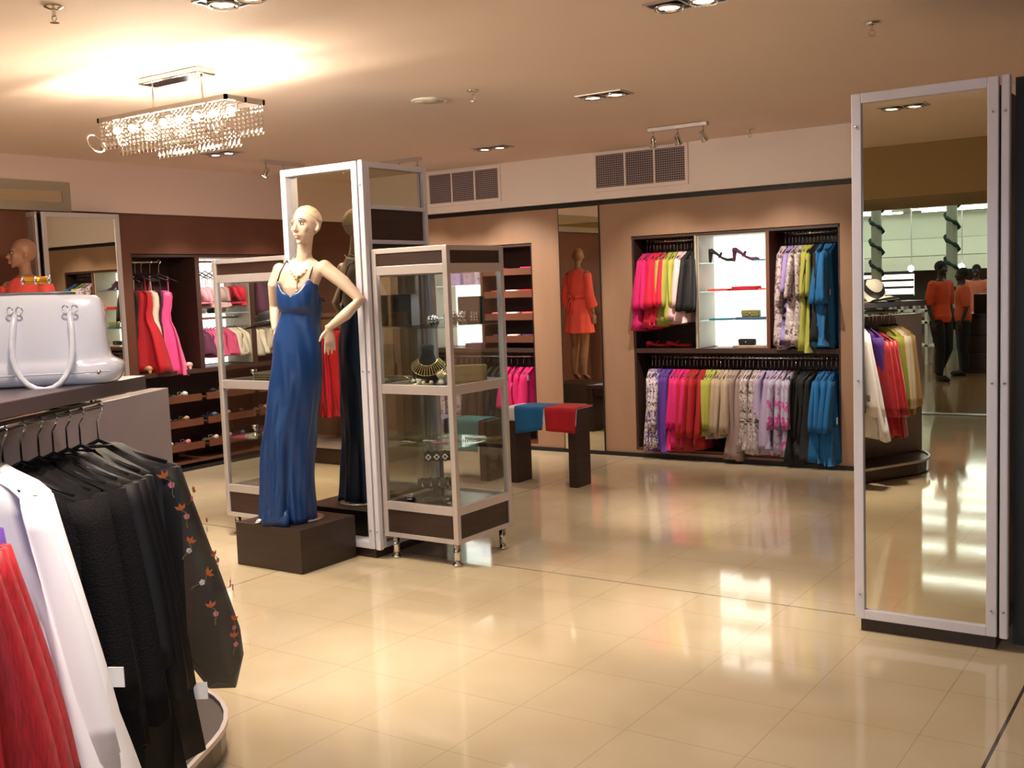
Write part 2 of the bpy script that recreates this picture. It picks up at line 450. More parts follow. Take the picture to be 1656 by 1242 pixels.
# ------------------------------------------------------------ mirror columns
def frame_rect(mb, x0, x1, z0, z1, y0, y1, w):
    """frame in the XZ plane between y0 and y1"""
    mb.box(x0, x0+w, y0, y1, z0, z1); mb.box(x1-w, x1, y0, y1, z0, z1)
    mb.box(x0+w, x1-w, y0, y1, z0, z0+w); mb.box(x0+w, x1-w, y0, y1, z1-w, z1)
def frame_yz(mb, y0, y1, z0, z1, x0, x1, w):
    mb.box(x0, x1, y0, y0+w, z0, z1); mb.box(x0, x1, y1-w, y1, z0, z1)
    mb.box(x0, x1, y0+w, y1-w, z0, z0+w); mb.box(x0, x1, y0+w, y1-w, z1-w, z1)
def bolts(parent, pts, ax='y', r=.006):
    for p in pts:
        MB().lathe([(r,0),(r,-.005),(r*.5,-.008)] if ax == 'y' else [(r,0),(r,.005),(r*.5,.008)], p, 10, ax).build('bolt', M_CHROME, parent, smooth=True)
def column(x0, x1, y0, y1, zt, label, side=True, base=.06, alu=M_ALUE, dark=True, rec=0.):
    t = thing('mirror_column', label, 'mirror column', (x0, y0, 0))
    X, Y = x1-x0, y1-y0
    MB().box(.02, X-.02, .012, Y, 0, base).build('plinth', M_DARKLAM, t)
    MB().box(.035, X-.035, .02+rec, Y-.02, base, zt-.012).build('core_panel', M_BLACKTRIM, t)
    f = MB(); frame_rect(f, 0, X-.012, base, zt, -.012, .012+rec, .042); f.build('frame', alu, t, bevel=.003)
    MB().box(.04, X-.052, .004+rec, .01+rec, base+.04, zt-.04).build('mirror_glass', M_MIRROR, t)
    f = MB(); f.box(X-.004, X+.03, -.008, .03, base-.005, zt+.004); f.build('corner_post', alu, t, bevel=.006)
    bolts(t, [(.022,-.012,.17), (.022,-.012,zt-.14), (X-.034,-.012,.17), (X-.034,-.012,zt-.14), (X+.013,-.009,.17), (X+.013,-.009,zt-.14), (.022,-.012,1.13), (X-.034,-.012,1.13), (X+.013,-.009,1.13)])
    if side:
        f = MB(); frame_yz(f, .03, Y, base, zt, X, X+.022, .035)
        if dark:
            for z in (2.085, 1.88): f.box(X, X+.022, .065, Y-.035, z, z+.024)
        f.build('side_frame', alu, t, bevel=.003)
        MB().box(X-.012, X-.004, .06, Y-.03, 2.105 if dark else base+.03, zt-.03).build('side_mirror', M_MIRROR, t)
        if dark:
            MB().box(X-.012, X+.004, .06, Y-.03, 1.90, 2.09).build('dark_infill', M_DARKLAM, t)
            MB().box(X-.012, X+.002, .06, Y-.03, 1.84, 1.885).build('dark_infill', M_DARKLAM, t)
            MB().box(X-.012, X-.004, .06, Y-.03, base+.03, 1.84).build('side_mirror', M_MIRROR, t)
    return t
column(-4.905, -4.27, 4.76, 5.36, 2.36, 'square column clad in aluminium-framed mirrors behind the blue-dressed mannequin', rec=.035)
column(-1.416, -.815, 4.755, 5.3, 2.368, 'tall aluminium-framed mirror column at the right of the photo', side=False)
o = MB().box(-.785, .55, 4.87, 5.35, 0, 2.372).build('black_partition', M_BLACKLAM); tag(o, 'tall plain black partition panel at the right edge beside the mirror column', 'partition')

# column at the left wall
t = thing('mirror_column', 'grey-framed mirror column standing against the left wall behind the white handbag', 'mirror column', (XL, 5.08, 0))
MB().box(-.02, .13, .02, .70, .0, 2.325).build('core_panel', M_BLACKTRIM, t)
f = MB(); frame_yz(f, .0, .72, .02, 2.335, .13, .15, .04); f.build('side_frame', M_ALU, t, bevel=.003)
MB().box(.131, .138, .04, .68, .06, 2.30).build('side_mirror', M_MIRROR, t)
t2 = thing('wall_mirror_panel', 'grey-framed mirror standing behind the coral-robed mannequin', 'mirror', (XL, 5.06, 0))
f = MB(); frame_rect(f, -.35, .12, .02, 2.335, -.02, 0, .04); f.build('frame', M_ALU, t2, bevel=.003)
MB().box(-.31, .08, -.008, -.002, .06, 2.30).build('mirror_glass', M_MIRROR, t2)
t3 = thing('bulkhead_mirror', 'mirror strip set high in the left bulkhead, reflecting a ceiling lamp', 'mirror', (XL+.04, 4.0, 2.35))
f = MB(); frame_yz(f, -1.2, 1.42, .0, .24, 0, .012, .075); f.build('frame', mat('mirror_surround', rgb(150,135,118), .6), t3)
MB().box(.001, .006, -1.14, 1.36, .0, .17).build('mirror_glass', M_MIRROR, t3)
# full-length mirrors on the back wall
for x0, x1, lb in ((-5.352, -4.91, 'full-length wall mirror with thin black edges reflecting the coral robe'), (-1.55, -1.1, 'full-length wall mirror hidden behind the right mirror column')):
    t = thing('wall_mirror', lb, 'mirror', (x0, YB, .035))
    w = x1-x0
    MB().box(.006, w-.008, -.012, 0, 0, 2.275).build('mirror_glass', M_MIRROR, t)
    f = MB(); f.box(0, .006, -.014, 0, 0, 2.282); f.box(w-.008, w, -.014, 0, 0, 2.282); f.box(0, w, -.014, 0, 2.275, 2.282); f.build('black_edge', M_BLACKTRIM, t)

# ------------------------------------------------------------ glass display cases
CZ = dict(foot=.13, a=.138, b=.165, c=.303, d=.353, e=.997, f=1.052, g=1.692, h=1.744, i=1.817, j=1.846)
def display_case(x0, x1, y0, y1, label, shelves):
    t = thing('glass_display_case', label, 'display case', (x0, y0, 0), group='glass display cases beside the central column')
    X, Y = x1-x0, y1-y0; w = .034
    for (a, b) in ((.05,.05),(X-.05,.05),(.05,Y-.05),(X-.05,Y-.05)):
        l = MB().cyl(a, b, .016, .14, .021, 16); l.lathe([(.028,0),(.032,.006),(.032,.012),(.02,.018)], (a,b,0), 18)
        l.build('leg', M_CHROME, t, smooth=True)
    p = MB()
    for (a, b) in ((0,0),(X-w,0),(0,Y-w),(X-w,Y-w)): p.box(a, a+w, b, b+w, CZ['a'], CZ['j'])
    p.build('corner_posts', M_ALU, t, bevel=.004)
    for z0, z1, nm in ((CZ['a'],CZ['b'],'bottom_rail'),(CZ['c'],CZ['d'],'lower_rail'),(CZ['e'],CZ['f'],'middle_rail'),(CZ['g'],CZ['h'],'upper_rail'),(CZ['i'],CZ['j'],'top_rail')):
        r = MB()
        r.box(w, X-w, .003, w-.003, z0, z1); r.box(w, X-w, Y-w+.003, Y-.003, z0, z1)
        r.box(.003, w-.003, w, Y-w, z0, z1); r.box(X-w+.003, X-.003, w, Y-w, z0, z1)
        r.build(nm, M_ALU, t, bevel=.002)
    for z0, z1, nm in ((CZ['b'],CZ['c'],'base_panel'),(CZ['h'],CZ['i'],'header_panel')):
        r = MB(); e = .012
        r.box(w, X-w, e, e+.01, z0, z1); r.box(w, X-w, Y-e-.01, Y-e, z0, z1); r.box(e, e+.01, w, Y-w, z0, z1); r.box(X-e-.01, X-e, w, Y-w, z0, z1)
        r.build(nm, M_DARKLAM, t)
    MB().box(.01, X-.01, .01, Y-.01, CZ['j']-.01, CZ['j']-.002).build('top_board', M_DARKLAM, t)
    MB().box(w-.01, X-w+.01, w-.01, Y-w+.01, CZ['d']-.02, CZ['d']-.012).build('case_floor', M_SATINBLK, t)
    for z0, z1 in ((CZ['d'],CZ['e']),(CZ['f'],CZ['g'])):
        for nm, bx in (('glass_pane',(w,X-w,.015,.019)),('glass_pane',(w,X-w,Y-.019,Y-.015)),('glass_pane',(.015,.019,w,Y-w)),('glass_pane',(X-.019,X-.015,w,Y-w))):
            MB().box(bx[0], bx[1], bx[2], bx[3], z0, z1).build(nm, M_GLASS, t)
    lt = MB().lathe([(.03,0),(.03,-.008),(.02,-.012)], (X/2,Y/2,CZ['g']+.03), 16).build('puck_lamp', M_LAMP, t, smooth=True)
    spot((x0+X/2, y0+Y/2, CZ['g']+.01), (x0+X/2, y0+Y/2, 0), 9, 110, .5, (1,.95,.9), .02)
    for z in shelves:
        MB().box(.03, X-.03, .03, Y-.03, z, z+.008).build('glass_shelf', M_GLASSG, t)
    return t
CX0, CX1, CY0, CY1 = -4.238, -3.68, 4.792, 5.352
display_case(CX0, CX1, CY0, CY1, 'square glass jewellery case on chrome legs, right of the mirror column', (.684, 1.03, 1.378))
display_case(-5.63, -4.93, 4.792, 5.352, 'glass jewellery case left of the mirror column, behind the blue dress', (.66, 1.03, 1.40))

# ------------------------------------------------------------ built-in wardrobes
M_LIT = mat('backlit_opal_panel', (1,1,1), .5, emit=(.97,1,.93), es=1.7)
M_INNER = vary(mat('dark_brown_lining', rgb(60,38,32), .5), (3,3,20), .15)
M_PALE = mat('pale_lining', rgb(158,150,136), .5)
def wardrobe(name_label, ax, x0, x1, f, d, bays, dividers, board, rails, shelves_glass, racks, lit, loc, rz):
    """built in local coords: x along the wall, y into the wall"""
    t = thing('built_in_wardrobe', name_label, 'wardrobe', loc, rz)
    T = ATOP-.006; B = .065
    MB().box(x0+.012, x1-.012, d-.03, d-.012, B, T-.02).build('back_panel', M_INNER, t)
    MB().box(x0+.012, x1-.012, f+.012, d-.03, T-.022, T).build('top_panel', M_INNER, t)
    MB().box(x0+.012, x1-.012, f+.012, d-.03, B, B+.02).build('floor_board', M_BROWNL, t)
    for a, b in ((x0+.002, x0+.02), (x1-.02, x1-.002)): MB().box(a, b, f+.012, d-.03, B+.02, T-.022).build('side_panel', M_INNER, t)
    for a, b, mm in dividers: MB().box(a, b, f+.004, d-.03, board[1] if board else B+.02, T-.022).build('divider', mm, t)
    if board: MB().box(x0+.02, x1-.02, f+.008, d-.03, board[0], board[1]).build('shelf_board', M_INNER, t)
    for a, b, z0, z1 in lit:
        MB().box(a+.014, b-.014, d-.05, d-.032, z0, z1).build('backlit_panel', M_LIT, t)
        MB().box(a+.001, a+.012, f+.02, d-.035, z0, z1).build('pale_side_lining', M_PALE, t)
        MB().box(b-.012, b-.001, f+.02, d-.035, z0, z1).build('pale_side_lining', M_PALE, t)
        MB().box(a+.014, b-.014, f+.02, d-.05, z1-.012, z1-.002).build('pale_top_lining', M_PALE, t)
    for a, b, z, y in rails: MB().tube([(a, y, z), (b, y, z)], .012, 10).build('hanging_rail', M_CHROME, t, smooth=True)
    for a, b, z in shelves_glass: MB().box(a+.013, b-.013, f+.03, d-.055, z, z+.008).build('glass_shelf', M_GLASSG, t)
    for a, b, z in racks:
        r = MB(); r.box(a+.004, b-.004, f+.03, d-.04, z, z+.016); r.box(a+.004, b-.004, f+.014, f+.03, z-.01, z+.055); r.build('slanted_shelf', M_BROWNL, t)
    return t
D1 = (-3.975, -3.955); D2 = (-3.325, -3.297)
wardrobe('wardrobe recess of the back wall with two rails of clothes and a lit shoe bay', 'x', AL1[0], AL1[1], YB, DEP, None,
    [(D1[0], D1[1], M_PALE), (D2[0], D2[1], M_BROWNL)], (.955, .995),
    [(AL1[0]+.02, D1[0], 1.955, 8.9), (D2[1], AL1[1]-.02, 1.955, 8.9), (AL1[0]+.02, AL1[1]-.02, .905, 8.88)],
    [(D1[1], D2[0], 1.735), (D1[1], D2[0], 1.485), (D1[1], D2[0], 1.232)], [], [(D1[1], D2[0], 1.0, 1.985)], (0,0,0), 0)
E1 = (-6.90, -6.875); E2 = (-6.29, -6.262)
wardrobe('wardrobe recess of the back wall partly hidden by the right glass case', 'x', AL2[0], AL2[1], YB, DEP, None,
    [(E1[0], E1[1], M_PALE), (E2[0], E2[1], M_BROWNL)], (.955, .995),
    [(AL2[0]+.02, E1[0], 1.955, 8.9), (AL2[0]+.02, AL2[1]-.02, .905, 8.88)],
    [(E1[1], E2[0], 1.62), (E1[1], E2[0], 1.30)], [(E2[1], AL2[1]-.02, z) for z in (1.06, 1.28, 1.50, 1.72)], [(E1[1], E2[0], 1.0, 1.985)], (0,0,0), 0)
# left wall: local x runs along world +Y, local y runs to world -X
f3 = 0.0; d3 = .42
def lx(y): return y-LB[0][0]
t = wardrobe('dark wardrobe recess of the left wall with long pink and red dresses', 'y', 0, lx(LB[2][1]), f3, d3, None,
    [(lx(6.70), lx(6.75), M_INNER), (lx(7.36), lx(7.41), M_INNER)], (.90, .94),
    [(.02, lx(6.70), 1.945, .2), (lx(6.75), lx(7.36), 1.945, .2), (lx(7.41), lx(8.04), 1.945, .2), (lx(6.75), lx(7.36), 1.40, .2), (lx(7.41), lx(8.04), 1.40, .2)],
    [(lx(6.75), lx(7.36), 1.44)], [(a, b, z) for z in (.20, .42, .65) for a, b in ((.02, lx(6.70)), (lx(6.75), lx(7.36)), (lx(7.41), lx(8.04)))],
    [(lx(6.75), lx(7.36), .95, 1.985)], (XL, LB[0][0], 0), pi/2)

# ------------------------------------------------------------ clothes
def cloth(name, col, rough=.75, sheen=.04, amt=.1):
    return vary(mat('cloth_'+name, rgb(*col), rough, sheen=sheen), (12,12,3), amt)
C = dict(
 magenta=cloth('magenta',(214,20,110)), pinkred=cloth('pink_red',(222,24,66)), red=cloth('red',(186,14,34)), lime=cloth('lime',(164,166,70)),
 blush=cloth('blush',(228,190,190)), black=cloth('black',(11,9,11)), purple=cloth('purple',(92,50,150)), crimson=cloth('crimson',(170,16,26)),
 beige=cloth('beige',(176,156,132)), mushroom=cloth('mushroom',(158,134,126)), lavender=cloth('lavender',(168,152,184)),
 blue=cloth('turquoise_blue',(12,100,158)), teal=cloth('teal',(40,120,140)), white=cloth('white',(236,234,238)), cream=cloth('cream',(232,218,196)),
 tan=cloth('tan',(196,164,116)), lilac=cloth('lilac',(150,130,190)), pink=cloth('pink',(226,84,132)), palepink=cloth('pale_pink',(232,160,176)), plum=cloth('plum',(84,30,66)),
 coral=cloth('coral',(236,84,74)), slate=cloth('slate',(70,100,130)))
C['floralwhite'] = pattern('purple_print_on_white', rgb(214,204,204), [rgb(120,80,150), rgb(60,44,70)], 30)
C['floralpink'] = pattern('pink_grey_print', rgb(190,170,170), [rgb(150,110,120), rgb(90,80,100)], 18)
C['floralgrey'] = pattern('grey_brown_print', rgb(170,156,156), [rgb(80,64,64), rgb(210,196,196)], 20)
C['floralblue'] = pattern('magenta_spot_print', rgb(172,168,188), [rgb(150,150,172), rgb(196,70,150)], 9, sizes=(.2,.5))
C['stripe'] = pattern('black_white_stripe', rgb(235,232,228), [rgb(22,20,22)], 9, sizes=(0,0))
M_FLO = [rgb(232,120,60), rgb(235,225,225), rgb(225,130,150), rgb(180,160,80)]
GR = random.Random(21)
def garment(kind, noun, loc, rz, m, label, group, L=.7, wt=.19, wb=.22, th=.03, Ls=.0, flare=.0, hook=.09, tagged=False, cat=None, seed=None, splay=0., cuffed=False, tagpos=None, hangcol=None, sleeve_m=None, gap=.0, tilt=0.):
    g = random.Random(seed if seed is not None else GR.random())
    t = thing(kind, label, cat or noun, loc, rz, group)
    if tilt: t.rotation_euler[1] = tilt
    hm = hangcol or M_HANG
    hk = MB().tube([(.0,0,-hook),(0,0,-.03),(.012,0,-.012),(.018,0,.004),(.010,0,.017),(-.004,0,.018),(-.014,0,.009)], .0028, 6)
    h = hk.build('hanger', M_CHROME, t, smooth=True)
    MB().tube([(-wt+.02,0,-hook-.072),(-.06,0,-hook-.028),(0,0,-hook),(.06,0,-hook-.028),(wt-.02,0,-hook-.072)], .006, 6).build('hanger_arms', hm, h, smooth=True)
    wt *= g.uniform(.95, 1.05); wb *= g.uniform(.9, 1.12)
    n = 26; ph = [g.uniform(0, 6.28) for _ in range(4)]; k1 = g.choice((5, 6, 7)); k2 = g.choice((9, 11))
    rs = []
    strap = kind in ('strappy_dress', 'camisole')
    top = [(.0, .055, .6), (.018, .085, .75), (.045, .14, .9), (.07, wt, 1.0), (.11, wt+.004, 1.05)] if not strap else [(.14, .075, .5), (.16, .115, .8), (.2, .125, 1.), (.28, .12, 1.)]
    zs = [(-hook-.012-a, w, th*q) for a, w, q in top]
    z0 = -zs[-1][0]; K = 9
    for i in range(1, K+1):
        u = i/K; z = -(z0+(L-z0)*u)
        w = zs[len(top)-1][1]*(1-u)+wb*u if not strap else (.115+(wb-.115)*max(0, (u-.15)/.85)**.8)
        if strap: w *= 1-.16*math.exp(-((u-.2)/.12)**2)
        zs.append((z, w, th*(1.05+(1.3*u if strap else .5*u))))
    dx = g.uniform(-.012, .012); dy = g.uniform(-.008, .008)
    for z, w, tt in zs:
        u = max(0, min(1, (-z-.15)/max(.1, L-.15)))
        ring = []
        for k in range(n):
            a = 2*pi*k/n; ca, sa = cos(a), sin(a)
            x = w*math.copysign(abs(ca)**.8, ca); y = tt*math.copysign(abs(sa)**.75, sa)
            amp = .009+.026*u
            fo = amp*(sin(k1*a+ph[0]+1.5*u)+.55*sin(k2*a+ph[1]-2*u))
            y += fo; x += (.9*fo*ca) + dx*u
            zz = z + (.012*sin(3*a+ph[2]) if u > .98 else 0)
            ring.append((x, y+dy*u, zz))
        rs.append(ring)
    MB().rings(rs).build('body', m, t, smooth=True)
    if strap:
        for sx in (-1, 1):
            MB().tube([(sx*.075,0,-hook-.02),(sx*.08,.006,-hook-.09),(sx*.085,.0,-hook-.165)], .004, 6).build('strap', m, t)
    if Ls:
        for sx in (-1, 1):
            pts = []; rr = []
            ph3 = g.uniform(0, 6)
            base = Vector((sx*(wt-.025), 0, -hook-.085))
            rs = []
            for i in range(9):
                u = i/8
                c = base + Vector((sx*(.045*u+.03*sin(u*1.8))+splay*u**1.3, .012*sin(ph3+2*u), -Ls*u))
                r = .052*(1-u)+(.042+flare)*u
                if cuffed: r *= 1-.62*max(0, (u-.78)/.22)**1.5
                ring = []
                for k in range(14):
                    a = 2*pi*k/14
                    q = 1+.12*u*sin(4*a+ph3)+.05*sin(7*a+3*u)
                    ring.append((c.x+cos(a)*r*q, c.y+sin(a)*r*.55*q, c.z+(.015*sin(2*a+ph3) if i == 8 else 0)))
                rs.append(ring)
            MB().rings(rs).build('sleeve', sleeve_m or m, t, smooth=True)
    if tagpos:
        x, y, z = tagpos; MB().box(x-.02, x+.02, y-.002, y+.001, z-.05, z).build('price_tag', M_TAG, t)
    elif tagged:
        z = -min(L*.62, .15+Ls*.75+.02); x = g.choice((-1,))*(.15)
        MB().box(x-.018, x+.018, -.05, -.047, z-.055, z).build('price_tag', M_TAG, t)
    return t
def rail_run(items, xs, y, z, rz, rail, groupname, horizontal='x', noun='blouse', **kw):
    """items: list of (count, colour key, colour words, noun, kwargs)"""
    tot = sum(i[0] for i in items); k = 0
    for cnt, ck, words, nn, a in items:
        for i in range(cnt):
            u = k/(tot-1) if tot > 1 else 0; x = xs[0]+(xs[1]-xs[0])*u + GR.uniform(-.004, .004)
            loc = (x, y, z) if horizontal == 'x' else (y, x, z)
            lab = f"{ORD[i]} {words} {nn} from left, {rail}" if cnt > 1 else f"{words} {nn} on {rail}"
            p = dict(kw); p.update(a)
            kd = p.pop('kind', nn.split()[-1]); kd = {'top':'hanging_vest','blouse':'hanging_blouse','dress':'hanging_dress','shirt':'hanging_shirt','jacket':'hanging_jacket'}.get(kd, kd)
            L = p.pop('L', .7)*GR.uniform(.97, 1.03)
            garment(kd, nn.split()[-1], loc, rz+GR.uniform(-.2, .2)+p.pop('turn', 0), C[ck], lab, groupname, L=L, tagged=(k % 4 == 1), cat=nn.split()[-1], **p)
            k += 1
RB = pi/2
rail_run([(3,'magenta','magenta','ruffled blouse',dict(L=.78,Ls=.42,flare=.03)),(4,'pinkred','pinkish red','ruffled blouse',dict(L=.76,Ls=.40,flare=.02)),
          (3,'lime','lime green','blouse',dict(L=.74,Ls=.4)),(3,'blush','pale blush','blouse',dict(L=.72,Ls=.4)),(2,'black','black','short sleeved blouse',dict(L=.62,Ls=.44,flare=.02))],
         (-4.50,-4.03), 8.86, 1.955, RB, 'the upper left rail of the back wall', 'clothes on the upper left rail', th=.026)
rail_run([(2,'floralpink','pink and grey printed','blouse',dict(L=.95,Ls=.42,kind='long_tunic')),(2,'lilac','lilac','tunic',dict(L=.93,Ls=.3,kind='long_tunic')),(2,'floralgrey','grey printed','tunic',dict(L=.92,Ls=.35,kind='long_tunic')),
          (3,'lime','lime green','tunic',dict(L=.95,Ls=.34,kind='long_tunic')),(2,'black','black','tunic',dict(L=.9,Ls=.3,kind='long_tunic')),(4,'blue','turquoise blue','tunic',dict(L=.93,Ls=.40,flare=.02,kind='long_tunic'))],
         (-3.20,-2.78), 8.86, 1.955, RB, 'the upper right rail of the back wall', 'clothes on the upper right rail', th=.026)
rail_run([(3,'floralwhite','purple printed white','shirt',dict(L=.80,Ls=.46,turn=.12)),(4,'purple','purple','dress',dict(L=.80)),(4,'magenta','magenta','blouse',dict(L=.80,Ls=.42)),
          (4,'crimson','crimson red','blouse',dict(L=.80,Ls=.5,flare=.01)),(3,'lime','lime green','blouse',dict(L=.66,Ls=.42)),(4,'beige','beige','jacket',dict(L=.66,Ls=.44)),
          (3,'mushroom','mushroom brown','dress',dict(L=.86)),(4,'floralgrey','grey and brown printed','dress',dict(L=.78)),(4,'lavender','lavender','dress',dict(L=.78)),
          (4,'floralblue','magenta spotted grey','dress',dict(L=.80,Ls=.4)),(5,'black','black','dress',dict(L=.84,wb=.2)),(4,'blue','turquoise blue','dress',dict(L=.84,flare=.02,Ls=.4))],
         (-4.47,-2.78), 8.84, .905, RB, 'the long lower rail of the back wall', 'clothes on the long lower rail', th=.024)
rail_run([(5,'magenta','magenta','dress',dict(L=.5)),(6,'black','black','dress',dict(L=.75)),(5,'floralpink','pink and grey printed','dress',dict(L=.72)),(7,'plum','plum','dress',dict(L=.7))][::-1],
         (-7.3,-5.76), 8.86, .905, RB, 'the lower rail behind the right glass case', 'clothes on the lower rail behind the glass case', th=.024)
rail_run([(6,'black','black','dress',dict(L=.9))], (-7.35,-6.98), 8.87, 1.955, RB, 'the upper rail behind the left glass case', 'black dresses behind the central column', th=.024)
# left wall clothes; local x of the garment runs to world -X
LX = XL-.2
g_ = 'long dresses on the left wall rail'
garment('strappy_dress','dress',(LX+.02,6.17,1.945),.6,C['red'],'long bright red dress, leftmost on the left wall rail',g_,L=1.0,wb=.21,th=.04,hook=.11)
garment('strappy_dress','dress',(LX+.02,6.235,1.945),.5,C['cream'],'long cream dress hanging between the red and pink dresses',g_,L=1.02,wb=.13,th=.02,hook=.11)
garment('strappy_dress','dress',(LX+.02,6.33,1.945),.7,C['plum'],'long dark plum dress behind the front pink dress on the left wall',g_,L=1.0,wb=.15,th=.03,hook=.11)
garment('strappy_dress','dress',(LX+.06,6.40,1.945),.95,mat('pink_satin',rgb(236,70,140),.4,sheen=.3),'long shiny pink satin dress, rightmost on the left wall rail',g_,L=1.04,wb=.24,th=.045,hook=.11,tilt=.05)
garment('strappy_dress','dress',(LX-.04,6.10,1.945),.2,C['black'],'long black dress at the left end of the left wall rail','long dresses on the left wall rail',L=1.0,wb=.13,th=.02,hook=.11)
rail_run([(2,'palepink','pale pink','camisole',dict(L=.4,wb=.14,kind='camisole')),(3,'blush','blush','camisole',dict(L=.44,wb=.14,kind='camisole')),(2,'pinkred','raspberry','camisole',dict(L=.42,wb=.15,kind='camisole'))],
         (6.82,7.3), LX, 1.945, .1, 'top rail of the lit left wall bay', 'camisoles in the lit left wall bay', horizontal='y', th=.03)
rail_run([(2,'plum','plum','top',dict(L=.34)),(6,'pink','pink','top',dict(L=.36)),(3,'cream','cream','top',dict(L=.36))],
         (6.82,7.3), LX, 1.40, .1, 'the middle rail of the lit left wall bay', 'tops in the lit left wall bay', horizontal='y', th=.03, wt=.16, wb=.18)
rail_run([(3,'plum','plum','dress',dict(L=.5)),(5,'teal','teal','dress',dict(L=.5,Ls=.2)),(4,'pinkred','raspberry','dress',dict(L=.5)),(2,'black','black','dress',dict(L=.5))],
         (7.47,7.98), LX, 1.945, .1, 'the top rail of the rightmost left wall bay', 'dresses in the rightmost left wall bay', horizontal='y', th=.03)
rail_run([(4,'cream','cream','skirt',dict(L=.38,kind='hanging_skirt')),(4,'slate','slate blue','skirt',dict(L=.38,kind='hanging_skirt'))],
         (7.47,7.98), LX, 1.40, .1, 'the middle rail of the rightmost left wall bay', 'skirts in the rightmost left wall bay', horizontal='y', th=.03, wt=.13, wb=.16)

# ------------------------------------------------------------ small goods on shelves
def shoe(loc, rz, m, label, group, heel=.07, s=1.0, kind='high_heel_shoe', cat='shoe'):
    t = thing(kind, label, cat, loc, rz, group)
    rs = []
    for u, z, w, h in ((0,heel,.026,.03),(.12,heel*.98,.030,.034),(.3,heel*.72,.031,.024),(.5,heel*.30,.034,.018),(.7,.004,.041,.022),(.88,.004,.036,.026),(1,.004,.016,.014)):
        x = -.11+.23*u; ring = []
        for k in range(10):
            a = 2*pi*k/10; ring.append((x*s, cos(a)*w*s, (z+max(-.2, sin(a))*h+.006)*s))
        rs.append(ring)
    MB().rings(rs).build('upper', m, t, smooth=True)
    MB().rings([[(x*s,cos(2*pi*k/8)*r*s,z) for k in range(8)] for x, z, r in ()] or [[((-.10+.012*cos(2*pi*k/8))*s,.012*sin(2*pi*k/8)*s,0) for k in range(8)],[((-.095+.02*cos(2*pi*k/8))*s,.022*sin(2*pi*k/8)*s,heel*s) for k in range(8)]]).build('heel', m, t)
    MB().tube([(-.02*s,-.03*s,(heel*.45)*s),(.0,-.02*s,(heel*.4+.05)*s),(.0,.02*s,(heel*.4+.05)*s),(-.02*s,.03*s,(heel*.45)*s)], .004*s, 6, flat=1.6).build('ankle_strap', m, t, smooth=True)
    return t
def folded(loc, rz, m, label, group, w=.2, d=.16, h=.02, n=3, kind='folded_top', cat='folded clothes'):
    t = thing(kind, label, cat, loc, rz, group)
    for i in range(n):
        z = i*h/n*1.0; b = MB(); r = rnd
        ring = []
        for zz, q in ((z, .96), (z+h/n*.3, 1), (z+h/n*.8, 1), (z+h/n, .95)):
            ring.append([(cos(a)*.5*w*q*(abs(cos(a))**-.6 if abs(cos(a)) > .01 else 1)*.72 if False else math.copysign(abs(cos(a))**.35, cos(a))*w*.5*q + .004*sin(3*a+i), math.copysign(abs(sin(a))**.35, sin(a))*d*.5*q, zz) for a in [2*pi*k/20 for k in range(20)]])
        b.rings(ring).build('fold', m, t, smooth=True)
    return t
def box_bag(loc, rz, m, label, cat='clutch bag', w=.2, d=.06, h=.11, kind='clutch_bag', clasp=M_GOLD):
    t = thing(kind, label, cat, loc, rz)
    b = MB().box(-w/2, w/2, -d/2, d/2, 0, h).build('body', m, t, bevel=.012)
    MB().box(-w/2+.003, w/2-.003, -d/2-.003, -d/2+.001, h*.45, h-.004).build('flap', m, t, bevel=.002)
    MB().ball((0, -d/2-.006, h*.5), .008, n=8, m=6).build('clasp', clasp, t, smooth=True)
    return t
SH = 'shoes on the lit shelves of the back wall'
shoe((-3.78,8.86,1.743), .2, C['black'], 'black high heel mule, left one on the top lit shelf of the back wall', SH, .085)
shoe((-3.56,8.86,1.743), .1, C['plum'], 'dark plum high heel mule, right one on the top lit shelf', SH, .085)
folded((-3.42,8.9,1.743), 0, C['teal'], 'flat folded teal top right of the heels on the top lit shelf', 'folded tops on the lit shelves', .16,.14,.012)
folded((-3.80,8.87,1.493), 0, C['coral'], 'folded coral top, left one on the second lit shelf', 'folded tops on the lit shelves', .2,.16,.02)
folded((-3.56,8.87,1.493), .1, C['red'], 'folded red top, middle of the second lit shelf', 'folded tops on the lit shelves', .24,.16,.035)
folded((-3.38,8.87,1.493), .1, C['coral'], 'small folded coral scarf at the right of the second lit shelf', 'folded tops on the lit shelves', .12,.14,.014)
folded((-3.79,8.87,1.24), 0, C['teal'], 'folded teal top at the left of the third lit shelf', 'folded tops on the lit shelves', .2,.16,.014)
folded((-3.50,8.87,1.24), 0, C['slate'], 'wide folded slate top under the green box bag', 'folded tops on the lit shelves', .3,.17,.022)
box_bag((-3.52,8.87,1.263), 0, vary(mat('olive_leather', rgb(120,116,62), .4),(20,20,20),.2), 'olive green box clutch on the third lit shelf', w=.16, d=.07, h=.06)
folded((-3.74,8.86,.997), .2, C['white'], 'small white folded scarf at the bottom left of the lit bay', 'folded tops on the lit shelves', .16,.12,.016)
folded((-3.50,8.86,.997), 0, C['beige'], 'flat beige folded top under the dark clutch', 'folded tops on the lit shelves', .34,.17,.02)
box_bag((-3.56,8.87,1.018), 0, C['black'], 'small dark brown clutch on the lowest level of the lit bay', w=.15, d=.06, h=.055)
shoe((-4.2,8.84,1.0), .1, C['red'], 'red flat sandal lying below the upper left blouses', 'shoes below the upper left rail', .02, kind='flat_sandal', cat='sandal')
shoe((-4.40,8.84,1.0), .2, C['crimson'], 'dark red flat sandal left of the other below the upper left blouses', 'shoes below the upper left rail', .02, kind='flat_sandal', cat='sandal')
